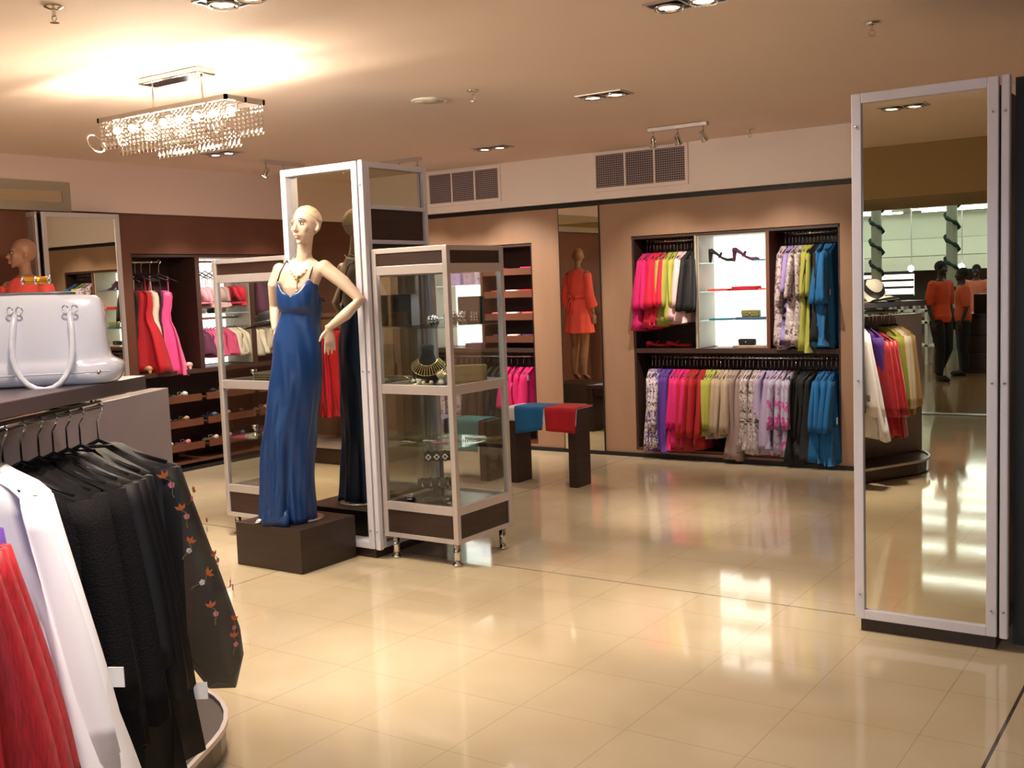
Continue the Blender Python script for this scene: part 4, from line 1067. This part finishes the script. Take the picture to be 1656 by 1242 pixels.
MB().tube([(-.40,0,1.30),(.76,0,1.30)], .0135, 14).build('hanging_rail', M_CHROME, t, smooth=True)
MB().tube([(.72,0,1.30),(.72,0,1.345)], .006, 8).build('rail_screw', M_CHROME, t, smooth=True)
MB().tube([(.74,.0,1.315),(.755,.0,1.335),(.74,0,1.35),(.725,0,1.335)], .003, 6, closed=True).build('hook_ring', M_CHROME, t, smooth=True)

M_SHANT = vary(mat('red_silk', rgb(176,14,34), .45, sheen=.3), (200,200,8), .35)
M_WHITEC = mat('bright_white_cotton', rgb(244,242,250), .75)
M_BLK1 = vary(mat('black_linen', rgb(16,13,16), .85, spec=.2, sheen=.0), (8,8,3), .25, .25, 160)
M_BLK2 = vary(mat('black_satin', rgb(12,10,16), .6, spec=.3, sheen=.0), (8,8,3), .25)
M_SHEER = mat('sheer_black_organza', rgb(16,13,16), .6, alpha=.84, sheen=.1)
gs = 'clothes on the camera side of the gondola'
def gon(kind, noun, s, m, label, turn=0, off=0, **kw):
    x, y, z = G(s, off, 1.30)
    return garment(kind, noun, (x, y, z-.012), GA-pi/2+turn, m, label, gs, **kw)
for i, (sx_, ck_, lb) in enumerate(((-.18,5,'dark red raw silk coat, the nearest one in the lower left corner'),(-.14,6,'dark red raw silk coat just behind the nearest one in the lower left corner'),(-.10,7,'dark red raw silk coat touching the bright white shirt'))):
    gon('silk_coat', 'coat', sx_, M_SHANT, lb, L=.92, wt=.20, wb=.30-.02*(i==0), th=.045, seed=ck_, turn=.12, Ls=.56, flare=.05, hook=.12)
gon('purple_jacket', 'jacket', -.05, C['purple'], 'purple jacket squeezed between the red silk coats and the white shirts', L=.82, wt=.165, wb=.17, th=.02, Ls=.5, seed=8)
gon('long_shirt', 'shirt', .10, M_WHITEC, 'long bright white shirt between the red silk and the black clothes', L=.92, wt=.165, wb=.34, th=.05, seed=5, turn=.0, hook=.05, Ls=.62, flare=.075)
gon('long_shirt', 'shirt', .16, M_WHITEC, 'second white shirt tucked close behind the first on the gondola rail', L=.90, wt=.17, wb=.33, th=.04, seed=9, turn=.0, hook=.05, Ls=.6, flare=.07)
bl = ['black linen jacket next to the white shirts with a white tag at the cuff', 'black jacket, second beyond the white shirts on the gondola rail', 'black jacket, third beyond the white shirts on the gondola rail',
      'black satin top, fourth beyond the white shirts', 'black satin top, fifth beyond the white shirts', 'black satin top, sixth beyond the white shirts with puckered shoulder']
for i, s in enumerate((.27,.35,.43,.50,.57,.64)):
    gon('black_jacket' if i < 3 else 'black_blouse', 'jacket' if i < 3 else 'blouse', s, M_BLK1 if i < 3 else M_BLK2, bl[i], L=(1.0,1.08,1.10,1.06,1.02,1.0)[i], wt=.20, wb=.205+.005*i, th=.055, Ls=(.52,.66,.62,.5,.6,.6)[i], flare=.012, seed=20+i, tagpos=((.285,-.05,-.58) if i == 0 else None), turn=-.02*i)
# sheer blouse with embroidery
sb = gon('sheer_blouse', 'blouse', .74, M_SHEER, 'sheer black blouse embroidered with orange and white flowers, outermost on the gondola rail', L=1.0, wt=.215, wb=.22, th=.065, Ls=.66, flare=.070, splay=.055, cuffed=True, tagpos=(.275,-.075,-.80), seed=41, turn=.12)
def embroidery(parent):
    g = random.Random(5); mb = MB()
    cols = [rgb(196,104,48), rgb(226,214,210), rgb(214,128,138), rgb(128,112,58)]
    def motif(c, U, V, N):
        t_ = g.uniform(-.9,.9); U, V = U*cos(t_)+V*sin(t_), V*cos(t_)-U*sin(t_); k_ = g.uniform(.6,.95)
        def pt(a, b): return c+(U*a+V*b)*k_+N*.003
        mb.cur = 0
        for k in range(3):
            a = .6+k*.75; p, q = pt(0,0), pt(cos(a)*.032, sin(a)*.032); d = (q-p); sd = d.cross(N).normalized()*.005
            mb.add([p, p+d*.5+sd, q, p+d*.5-sd], [(0,1,2,3)])
        mb.cur = g.choice((1,2)); cc = pt(.006,-.032)
        for k in range(5):
            a = 2*pi*k/5; q = cc+(U*cos(a)+V*sin(a))*.013*k_; sd = (U*-sin(a)+V*cos(a))*.005
            mb.add([cc, cc+(q-cc)*.6+sd, q, cc+(q-cc)*.6-sd], [(0,1,2,3)])
        mb.cur = 3; prev = pt(0,0)
        for k in range(1, 7):
            a = k/6; q = pt(.012*sin(5*a), -.075*a); sd = U*.0012; mb.add([prev-sd, prev+sd, q+sd, q-sd], [(0,1,2,3)]); prev = q
    for k in range(9):
        x = g.uniform(-.05,.2); z = -g.uniform(.2,.92); motif(Vector((x, -(.10+.02*min(1,-z)), z)), Vector((1,0,0)), Vector((0,0,1)), Vector((0,-1,0)))
    for sgn in (-1, 1):
        for k in range(12):
            u = .04+k*.072; a = (-1.35,-.45,-.9,.1)[k % 4]+g.uniform(-.25,.25); r = .052*(1-u)+.112*u
            r *= 1-.62*max(0, (u-.78)/.22)**1.5
            cx = sgn*(.215-.025+.045*u+.03*sin(u*1.8))+.055*u**1.3; cz = -.09-.085-.66*u
            N = Vector((sgn*cos(a), sin(a), 0)).normalized(); U = Vector((-N.y, N.x, 0))
            motif(Vector((cx+sgn*cos(a)*r*1.13, sin(a)*r*.66-.012, cz)), U, Vector((0,0,1)), N)
    mb.build('embroidery', [mat('embroidery_thread_%s' % n_, c, .8) for n_, c in zip(('orange','white','pink','olive'), cols)], parent)
embroidery(sb)
# cuff tag of the sheer blouse
x, y, z = G(.80, -.20, .36)
# clothes of the far side of the rail, seen in the right mirror
mir = [(-.235,'lime','lime green jacket',.74),(-.26,'lime','pale lime jacket',.74),(-.29,'cream','cream jacket',.80),(-.32,'cream','ivory corduroy jacket',.80),(-.35,'tan','tan jacket with a hanging tag',.80),(-.385,'tan','light tan jacket, outermost of the mirrored rail',.78)]
for i, (sx_, ck, wd, L) in enumerate(mir):
    x, y, z = G(sx_, 0, 1.288)
    garment('hanging_jacket', 'jacket', (x, y, z), GA-pi/2, C[ck], wd+' seen in the right mirror column', 'jackets reflected in the right mirror', L=L, wt=.17, wb=.18, th=.036, Ls=.54, flare=-.008, tagged=(i in (1, 4)), seed=60+i)
# striped hat on the shelf
hx, hy, hz = G(-.19, .08, 1.375)
t = thing('wide_brim_hat', 'black and white striped wide-brim hat on the gondola shelf, seen in the right mirror', 'hat', (hx, hy, hz))
n = 40; rs = []
for r, z in ((.23,.02),(.21,.03),(.16,.012),(.125,.012),(.12,.08),(.105,.14),(.07,.175),(.005,.185)):
    rs.append([(cos(2*pi*k/n)*r, sin(2*pi*k/n)*r, z+(.02*sin(3*2*pi*k/n) if r > .15 else 0)) for k in range(n)])
def stripes(name, ca, cb, fr):
    m = mat(name, ca, .6); nt = m.node_tree; N = nt.nodes; L = nt.links
    tc = N.new('ShaderNodeTexCoord'); wv = N.new('ShaderNodeTexWave'); wv.inputs['Scale'].default_value = fr; wv.wave_type = 'BANDS'; wv.bands_direction = 'DIAGONAL'
    L.new(tc.outputs['Object'], wv.inputs['Vector']); cr = N.new('ShaderNodeValToRGB'); cr.color_ramp.interpolation = 'CONSTANT'
    cr.color_ramp.elements[0].color = (*ca, 1); cr.color_ramp.elements[1].color = (*cb, 1); cr.color_ramp.elements[1].position = .5
    L.new(wv.outputs[0], cr.inputs[0]); L.new(cr.outputs[0], N['Principled BSDF'].inputs['Base Color']); return m
MB().rings(rs).build('hat_body', stripes('hat_stripes', rgb(235,232,226), rgb(20,18,20), 7), t, smooth=True)

# ------------------------------------------------------------ second gondola, seen in the mirror behind the mannequin
t = thing('clothes_gondola', 'low gondola of red dresses near the left wall, reflected behind the blue mannequin', 'clothes rack', (-7.25, 2.0, 0))
MB().box(-.7, .7, -.35, .32, 0, .15).build('base', MC['gloss_brown_base'], t, bevel=.01)
MB().box(-.71, .71, -.36, .33, .15, .172).build('aluminium_rim', M_ALU, t, bevel=.003)
MB().box(-.65, .65, -.33, -.27, .172, 1.40).build('centre_panel', M_TAUPE, t, bevel=.003)
for x in (-.55, .55): MB().tube([(x,-.27,1.36),(x,.02,1.36)], .011, 10).build('rail_bracket', M_CHROME, t, smooth=True)
MB().tube([(-.6,0,1.36),(.6,0,1.36)], .013, 12).build('hanging_rail', M_CHROME, t, smooth=True)
for i, (x, ck, wd) in enumerate(((-7.13,'red','bright red'),(-7.19,'pinkred','pinkish red'),(-7.25,'crimson','dark red'))):
    garment('hanging_dress', 'dress', (x, 2.0, 1.348), RB+.3, C[ck], wd+' dress on the reflected gondola, seen between the blue gown and its reflection', 'red dresses on the reflected gondola', L=.92, wt=.17, wb=.17, th=.05, seed=90+i)

# ------------------------------------------------------------ white handbag on the shelf
bx, by, bz = G(.56, .08, 1.375)
M_BAG = mat('white_patent_leather', rgb(222,220,230), .16, coat=.6)
BAG = thing('white_handbag', 'large glossy white handbag with looped handles on the gondola shelf', 'handbag', (bx-.055, by-.01, bz), radians(48))
b = MB(); rs = []
prof = [(0,.06,.250),(.004,.076,.268),(.018,.088,.280),(.04,.090,.283),(.060,.082,.279),(.068,.074,.250),(.085,.072,.244),(.15,.062,.242),(.21,.046,.238),(.240,.030,.230),(.252,.020,.214)]
for z, d, wd in prof:
    ring = []
    for k in range(44):
        a = 2*pi*k/44; ca, sa = cos(a), sin(a)
        x = wd*math.copysign(abs(ca)**.35, ca); y = d*math.copysign(abs(sa)**.5, sa)
        y += .004*sin(9*x*6+z*40)*(1 if z < .2 else .3)
        ring.append((x, y, z+.003*sin(x*25)))
    rs.append(ring)
b.rings(rs); bo = b.build('bag_body', M_BAG, BAG, smooth=True, sub=1)
for sy, dz in ((-1, 0),):
    pts = [(a_+.09, b_, c2) for a_, b_, c2 in [(-.072,-.060,.205),(-.076,-.085,.17),(-.080,-.112,.11),(-.072,-.124,.05),(-.045,-.130,.008),(0,-.132,-.010),(.042,-.130,.008),(.068,-.124,.05),(.076,-.112,.11),(.070,-.085,.17),(.064,-.060,.205)]]
    MB().tube(pts, .0085, 12).build('handle', M_BAG, BAG, smooth=True, sub=1)
pts = [(x, .055+.02*sin(pi*k/8), .23+(.02 if k in (1, 7) else 0)-.0*k) for k, x in enumerate([-.07+.14*k/8 for k in range(9)])]
MB().tube(pts, .0085, 10).build('handle', M_BAG, BAG, smooth=True)
for x in (.005,.028,.144,.168):
    MB().tube([(x+.008*cos(a), -.062, .208+.010*sin(a)) for a in [2*pi*k/12 for k in range(12)]], .0022, 6, closed=True).build('metal_ring', M_SILVER, BAG, smooth=True)
MB().tube([(-.20,0,.251),(-.1,-.002,.254),(.1,-.002,.254),(.165,0,.252)], .0045, 8).build('zip', mat('grey_zip', rgb(120,118,125), .4, .6), BAG, smooth=True)
MB().ball((.225,-.106,.035), .0065, n=12, m=8).build('rivet', M_SILVER, BAG, smooth=True)
MB().tube([(-.27,-.109,.040),(-.1,-.1115,.036),(.1,-.1115,.036),(.255,-.104,.036)], .0022, 6).build('piping', M_BAG, BAG, smooth=True)
cl = MB(); cl.tube([(.035,-.012,.290),(.10,-.012,.290)], .010, 12); c1 = cl.build('clasp', mat('amber_clasp', rgb(232,150,34), .2, .5), BAG, smooth=True)
for x in (.034,.067,.101): MB().tube([(x-.003,-.012,.290),(x+.003,-.012,.290)], .0115, 12).build('clasp_band', M_SILVER, c1, smooth=True)

# ------------------------------------------------------------ jewellery in the right case
JZ = [.353, .692, 1.038, 1.386]
def bust(x, y, z, label, m=M_BLKMATT, s=1., gold=M_GOLD, rz=0.):
    t = thing('necklace_bust', label, 'jewellery stand', (x, y, z), rz)
    b = MB(); b.rings([ellring((0,0,h*s), rx*s, ry*s, 0, 20) for h, rx, ry in ((0,.045,.035),(.01,.075,.03),(.05,.09,.035),(.09,.08,.035),(.11,.045,.03),(.15,.032,.028),(.19,.034,.03),(.2,.02,.02))])
    b.build('bust_form', m, t, smooth=True)
    return t
def necklace(x, y, z, label, m, s=1., rz=0.):
    t = thing('necklace', label, 'necklace', (x, y, z), rz)
    P1, P2 = [], []
    for k in range(21):
        a = radians(-105+210*k/20)
        P1.append(Vector((sin(a)*.050*s, -cos(a)*.040*s, (.125-.035*cos(a))*s))); P2.append(Vector((sin(a)*.088*s, -cos(a)*.052*s, (.095-.055*cos(a))*s)))
    MB().tube(P1, .0024, 6).build('inner_chain', m, t, smooth=True); MB().tube(P2, .0024, 6).build('outer_chain', m, t, smooth=True)
    for k in range(1, 20, 1): MB().tube([P1[k], P2[k]], .003, 6).build('link_bar', m, t)
    return t
jx, jy = CX0, CY0
rzj = radians(30)
bust(jx+.17, jy+.28, JZ[2], 'black velvet bust on the middle shelf of the right case', s=1.18, rz=rzj)
necklace(jx+.17, jy+.28, JZ[2], 'gold collar necklace on the black velvet bust in the right case', M_GOLD, 1.18, rzj)
M_GLIT = mat('glitter_gold_cloth', rgb(176,140,70), .35, .6)
nt = M_GLIT.node_tree; vz = nt.nodes.new('ShaderNodeTexVoronoi'); vz.inputs['Scale'].default_value = 160; crr = nt.nodes.new('ShaderNodeValToRGB')
crr.color_ramp.elements[0].color = (*rgb(250,225,160), 1); crr.color_ramp.elements[1].color = (*rgb(110,76,30), 1); crr.color_ramp.elements[1].position = .6
nt.links.new(vz.outputs['Color'], crr.inputs[0]); nt.links.new(crr.outputs[0], nt.nodes['Principled BSDF'].inputs['Base Color'])
box_bag((jx+.40, jy+.36, JZ[2]), radians(35), M_GLIT, 'glittering gold clutch on the middle shelf of the right case', w=.24, d=.06, h=.105)
t = thing('gold_flower_ornament', 'spiky gold flower ornament at the left of the middle shelf in the right case', 'ornament', (jx+.10, jy+.22, JZ[2]))
sp = MB()
for k in range(9):
    a = 2*pi*k/9; sp.tube([(0,0,.01),(cos(a)*.05,sin(a)*.05,.03+.02*sin(3*k)),(cos(a)*.10,sin(a)*.10,.02+.06*((k*7) % 3)/3)], [.004,.003,.001], 6)
sp.build('gold_sprigs', M_GOLD, t, smooth=True)
for k, (a, b) in enumerate(((.02,-.03),(.045,-.02),(.03,0),(.07,-.03))): MB().ball((a, b, .018), .014, n=10, m=6).build('pearl_bead', mat('pearl', (1,1,1)), t, smooth=True)
t = thing('gold_flower_ornament', 'gold leaf ornament lying in front of the velvet bust', 'ornament', (jx+.24, jy+.10, JZ[2]), .3)
MB().tube([(-.10,0,.006),(-.03,.01,.008),(.03,0,.010),(.08,.02,.012)], [.002,.006,.006,.002], 8).build('gold_stem', M_GOLD, t, smooth=True)
for a, b in ((.0,-.01),(.03,-.006),(.07,.015)): MB().ball((a, b, .018), .013, n=10, m=6).build('pearl_bead', mat('pearl', (1,1,1)), t, smooth=True)
t = thing('crystal_brooch_stand', 'pale crystal shell ornament beside the glittering gold clutch', 'ornament', (jx+.33, jy+.20, JZ[2]))
c = MB()
for k in range(7):
    a = radians(-60+20*k); c.tube([(0,0,.02),(sin(a)*.035,.0,.05+cos(a)*.02),(sin(a)*.06,.01,.04+cos(a)*.05)], [.006,.010,.003], 8)
c.build('shell_leaves', mat('champagne_metal', rgb(206,190,150), .3, .8), t, smooth=True)
MB().lathe([(.03,0),(.032,.01),(.02,.03),(.008,.035)], n=16).build('crystal_foot', mat('crystal_grey', rgb(170,165,170), .15, .6), t, smooth=True)
# top shelf
t = thing('jewellery_box', 'tall black jewellery box standing on the top shelf of the right case', 'box', (jx+.47, jy+.33, JZ[3]), radians(20))
MB().box(-.075,.075,-.02,.02,0,.165).build('box_body', M_BLKMATT, t, bevel=.004); MB().box(-.07,.07,-.024,-.02,.005,.155).build('front_panel', M_SATINBLK, t)
t = thing('jewellery_box', 'wide black jewellery box at the left end of the top shelf of the right case', 'box', (jx+.085, jy+.20, JZ[3]), radians(10))
MB().box(-.06,.06,-.05,.05,0,.19).build('box_body', M_BLKMATT, t, bevel=.004); MB().box(-.056,.056,-.054,-.05,.005,.18).build('front_panel', M_SATINBLK, t)
M_SPARK = pattern('black_crystal_cuff', rgb(20,20,24), [rgb(235,235,240)], 120, .25)
def cuff(x, y, z, rz, label, r=.032, w=.05, m=None, ribs=8):
    t = thing('bracelet', label, 'bracelet', (x, y, z), rz, 'bracelets in the right glass case')
    MB().tube([(-w/2,0,r),(w/2,0,r)], r, 20).build('cuff_band', m or M_SPARK, t, smooth=True)
    for k in range(ribs):
        a = pi*k/ribs*1.4-.2; q = MB()
        for j in (-1, 0, 1): q.ball((j*w*.32, -cos(a)*r*1.02, r+sin(a)*r*1.02), .0065, n=6, m=4)
        q.build('crystal_row', M_SILVER, t, smooth=True)
cuff(jx+.27, jy+.22, JZ[3], .4, 'crystal-studded black bracelet lying alone on the top shelf', .028, .06)
cuff(jx+.37, jy+.26, JZ[3], .5, 'black and crystal bracelet beside the corner post on the top shelf', .038, .07)
cuff(jx+.45, jy+.27, JZ[3], .5, 'thick black and silver bracelet just right of the corner post, top shelf', .038, .05, ribs=9)
cuff(jx+.50, jy+.32, JZ[3], .6, 'ribbed black bracelet at the right end of the top shelf', .036, .05, M_SATINBLK, 10)
for i, (a, b, ln) in enumerate(((.13,.12,.10),(.22,.20,.08),(.33,.16,.09),(.42,.30,.16),(.48,.40,.10),(.2,.36,.10))):
    t = thing('bead_necklace', ['fine gold bracelet near the front left of the lower glass shelf','thin bead bracelet behind the front left one on the lower shelf','pink bead string in the middle of the lower glass shelf',
        'long gold bead string at the right of the lower glass shelf','short gold bead string at the back right of the lower shelf','silver bead string at the back left of the lower glass shelf'][i], 'jewellery', (jx+a, jy+b, JZ[1]), .3*i)
    m = (M_GOLD, M_SILVER, mat('rose_bead', rgb(200,120,150), .3), M_GOLD, M_GOLD, M_SILVER)[i]
    bd = MB()
    for k in range(14): u = k/13; bd.ball((ln*(u-.5), .012*sin(6*u), .005), .0052, n=6, m=4)
    bd.build('bead_row', m, t, smooth=True)
# bottom: T-bar with watches
def tbar(x, y, z, rz, label, w, h):
    t = thing('bracelet_stand', label, 'jewellery stand', (x, y, z), rz)
    MB().rings([ellring((0,0,a), b, b*.8, 0, 20) for a, b in ((0,.08),(.012,.08),(.02,.03))]).build('foot', M_BLKMATT, t, smooth=True)
    MB().cyl(0,0,.015,h,.012,12).build('stem', M_BLKMATT, t, smooth=True)
    MB().tube([(-w/2,0,h),(w/2,0,h)], .030, 16).build('bar', M_BLKMATT, t, smooth=True)
    return t
tbar(jx+.27, jy+.24, JZ[0]-.01, radians(35), 'tall black T-bar stand with square-faced bracelets in the bottom of the right case', .20, .26)
tbar(jx+.26, jy+.18, JZ[0]-.01, radians(35), 'low black T-bar stand with triangular bracelets in front of the tall one', .20, .105)
def faced(cx, cy_, z, rz, k, x, kind, lab):
    t = thing('bracelet', lab, 'bracelet', (cx, cy_, z), rz, 'bracelets on the T-bar stands')
    MB().tube([(x-.008,0,0),(x+.008,0,0)], .0335, 18).build('strap', M_SATINBLK, t, smooth=True)
    q = MB()
    if kind == 'square':
        for s_, mm in ((.021, 0),): pass
        d = .0355; a = .020
        fr_ = [(x-a,-d,0),(x,-d,-a),(x+a,-d,0),(x,-d,a)]; inn = [(x-a*.5,-d,0),(x,-d,-a*.5),(x+a*.5,-d,0),(x,-d,a*.5)]
        bk = [(p[0], p[1]+.006, p[2]) for p in fr_]
        q.add(fr_+inn+bk, [(0,1,5,4),(1,2,6,5),(2,3,7,6),(3,0,4,7),(0,8,9,1),(1,9,10,2),(2,10,11,3),(3,11,8,0),(8,11,10,9)])
    else:
        d = .036; q.add([(x-.012,-d+.004,-.022),(x+.014,-d+.004,-.022),(x+.006,-d+.004,.024),(x,-d-.010,-.004)], [(0,1,3),(1,2,3),(2,0,3),(0,2,1)])
    q.build('metal_face', M_SILVER, t)
for k in range(4):
    faced(jx+.27, jy+.24, JZ[0]-.01+.26, radians(35), k, -.075+.05*k, 'square', f"{ORD[k]} square-faced bracelet from the left on the tall T-bar")
    faced(jx+.26, jy+.18, JZ[0]-.01+.105, radians(35), k, -.075+.05*k, 'tri', f"{ORD[k]} triangular-faced bracelet from the left on the low T-bar")
cuff(jx+.14, jy+.10, JZ[0]-.012, .2, 'dark bracelet with a square crystal on the floor of the right case, left', .02, .04, M_SATINBLK, 5)
cuff(jx+.42, jy+.09, JZ[0]-.012, 1.2, 'small dark bracelet on the case floor right of the corner post', .02, .02, M_SATINBLK, 3)
# left case goods
kx, ky = -5.63, 4.792
bust(kx+.36, ky+.30, JZ[2], 'black velvet bust on the middle shelf of the left case', s=.8)
t = thing('wide_brim_hat', 'black wide-brim hat with a bead band on a stand in the left glass case', 'hat', (kx+.28, ky+.22, 1.408), .4)
MB().rings([[(cos(2*pi*k/32)*r*1.2, sin(2*pi*k/32)*r, z+.2*cos(2*pi*k/32)*r) for k in range(32)] for r, z in ((.14,.0),(.145,.005),(.09,.012),(.075,.05),(.06,.085),(.01,.095))]).build('hat_body', C['black'], t, smooth=True)
MB().tube([(cos(2*pi*k/24)*.085*1.2, sin(2*pi*k/24)*.085, .024+.2*cos(2*pi*k/24)*.085) for k in range(24)], .004, 6, closed=True).build('bead_band', M_SILVER, t, smooth=True)
for i, (a, b, z, l) in enumerate(((.12,.2,1.038,'crystal goblet ornament at the left of the left case middle shelf'),(.45,.2,1.038,'crystal goblet ornament at the right of the left case middle shelf'),(.16,.15,.668,'silver ornament on the lower shelf of the left case'),(.3,.12,.343,'silver ornament on the floor of the left case'))):
    t = thing('crystal_ornament', l, 'ornament', (kx+a, ky+b, z))
    MB().lathe([(.022,0),(.022,.004),(.004,.012),(.004,.03),(.02,.05),(.024,.07)], n=14).build('goblet', M_SILVER, t, smooth=True)
box_bag((kx+.38, ky+.3, .668), .1, C['beige'], 'beige beaded clutch on the lower shelf of the left case', w=.2, h=.1)
folded((kx+.3, ky+.3, 1.04), .2, vary(mat('olive_wrap', rgb(120,112,86), .6), (9,9,9), .2), 'olive fur wrap folded on the middle shelf of the left case', 'folded wraps in the left case', .36,.26,.05)

# ------------------------------------------------------------ the department store behind the camera (seen in the right mirror)
M_TUBE = mat('fluorescent_tube_glow', (1,1,1), .3, emit=(.86,1,.97), es=16)
struct('ceiling_store', MB().box(-14, 9, -21, -3.1, 3.05, 3.15), mat('store_ceiling', rgb(190,196,186), .7))
M_STW = mat('store_band_white', rgb(222,226,208), .6)
for i, (z0, z1, y) in enumerate(((2.42,3.05,-18.6),(1.98,2.40,-18.2),(1.62,1.96,-17.8))):
    struct(f'trim_{i+6}', MB().rings([[(x, y-.5*sin((x+8)*.35), z0), (x, y-.5*sin((x+8)*.35), z1), (x, y-.5-.5*sin((x+8)*.35), z1), (x, y-.5-.5*sin((x+8)*.35), z0)] for x in [-13.5+k*.8 for k in range(28)]]), M_STW, smooth=False)
struct('wall_store', MB().box(-14, 9, -20.6, -20.2, 0, 3.05), mat('store_wall', rgb(92,86,78), .8))
k = 0
for y in (-5.0, -7.0, -9.0, -11.0, -12.4, -13.6, -14.8, -16.0, -17.0):  # two nearest rows are unseen, added for cool light around the camera
    for x in (-8.4, -4.6, -.8):
        t = thing('fluorescent_batten', f"white fluorescent ceiling strip, row {ORD[k//3]} beyond the shop front, {('left','middle','right')[k%3]}", 'ceiling light', (x, y, 3.05), 0, 'fluorescent strips of the store behind')
        MB().box(-1.7, 1.7, -.05, .05, -.04, 0).build('housing', M_WHITEPL, t); MB().tube([(-1.68,0,-.055),(1.68,0,-.055)], .02, 10).build('tube_lamp', M_TUBE, t, smooth=True)
        k += 1
M_GARL = vary(mat('dark_green_tinsel', rgb(24,58,40), .6), (60,60,60), .5)
for i, (x, y) in enumerate(((-5.12, -9.0), (-3.92, -9.0))):
    o = MB().cyl(x, y, 0, 3.05, .085, 20).build('store_pillar', mat('pale_green_pillar', rgb(170,176,160), .5)); o['kind'] = 'structure'
    g = MB(); pts = []
    for q in range(90): a = q*.42; pts.append((x+cos(a)*.105, y+sin(a)*.105, .9+q*.0236))
    g.tube(pts, [.02+.008*((j*7) % 3) for j in range(90)], 6)
    g = g.build('garland', M_GARL, smooth=True); tag(g, f"green tinsel garland wound around the {('left','right')[i]} store pillar, seen in the mirror", 'garland', 'garlands on the store pillars')
t = thing('service_counter', 'dark wooden counter with drawers behind the people, seen in the right mirror', 'counter', (-3.6, -8.15, 0), radians(0))
MB().box(.0, 2.2, -.6, 0, .0, .88).build('cabinet', M_DARKLAM, t); MB().box(-.03, 2.23, -.63, .03, .88, .92).build('worktop', M_SATINBLK, t)
for i in range(3):
    for j in range(3):
        d = MB().box(.08+.7*i, .70+.7*i, .0, .018, .08+.26*j, .31+.26*j).build('drawer', M_DARKLAM, t, bevel=.003)
        MB().ball((.39+.7*i, .026, .2+.26*j), .012, n=8, m=6).build('knob', M_SILVER, d, smooth=True)
box_bag((-3.25, -8.45, .92), .2, M_SATINBLK, 'big black handbag on the dark counter, seen in the right mirror', w=.42, d=.2, h=.30, cat='handbag', kind='black_handbag', clasp=M_SILVER)
t = thing('white_shelf_unit', 'white open display stand behind the orange-shirted person, seen in the mirror', 'shelf unit', (-5.12, -9.75, 0))
for z in (.3, .70, .90, 1.05): MB().box(0, .84, -.35, 0, z, z+.04).build('shelf', M_WHITEPL, t)
for k in range(5): MB().box(.2*k, .2*k+.045, -.35, 0, 0, 1.09).build('upright', M_WHITEPL, t)
t = thing('lit_display_wall', 'row of bright backlit shelves far behind at the left of the mirror', 'display shelf', (-6.9, -14.0, 0))
MB().box(0, 1.1, -.3, -.28, 1.1, 1.55).build('light_box', mat('far_light_box', (1,1,1), .5, emit=(1,1,.95), es=2.5), t)
for z in (1.08, 1.25, 1.40, 1.55): MB().box(0, 1.1, -.28, 0, z, z+.05).build('shelf', M_DARKLAM, t)
for i, x in enumerate((-5.45, -4.79, -4.51)):
    t = thing('round_spotlight', f"{('left','middle','right')[i]} round bright store lamp near head height in the mirror", 'lamp', (x, -12.6, 1.66), 0, 'round bright lamps in the store')
    MB().ball((0,0,0), .06, n=16, m=10).build('bulb', mat('round_lamp_glow', (1,1,1), .3, emit=(.9,.95,1), es=18), t, smooth=True)
    MB().cyl(0,-.05,0,1.38,.012,8).build('drop_rod', M_ALU, t)
for i, (x, y, wd, c) in enumerate(((-5.2,-11.6,'brown','beige'),(-3.9,-12.0,'dark','plum'),(-2.4,-12.2,'green','lime'),(-1.2,-11.4,'grey','slate'),(-6.4,-11.4,'white','white'))):
    t = thing('display_table', f"{wd} merchandise table far behind in the store, {('left of','behind','right of','far right of','far left of')[i]} the orange-shirted person", 'table', (x, y, 0))
    MB().box(-.45,.45,-.3,.3,.7,.75).build('tabletop', M_BROWNL, t)
    for a in (-.4,.36):
        for b in (-.27,.23): MB().box(a, a+.04, b, b+.04, 0, .7).build('leg', M_BROWNL, t)
    for j in range(4): folded((x-.32+.21*j, y, .75), .1*j, C[c if j % 2 else 'cream'], f"{('first','second','third','fourth')[j]} pile of folded clothes on the {wd} table far behind in the store", 'folded clothes in the store', .17,.3,.14, 4)
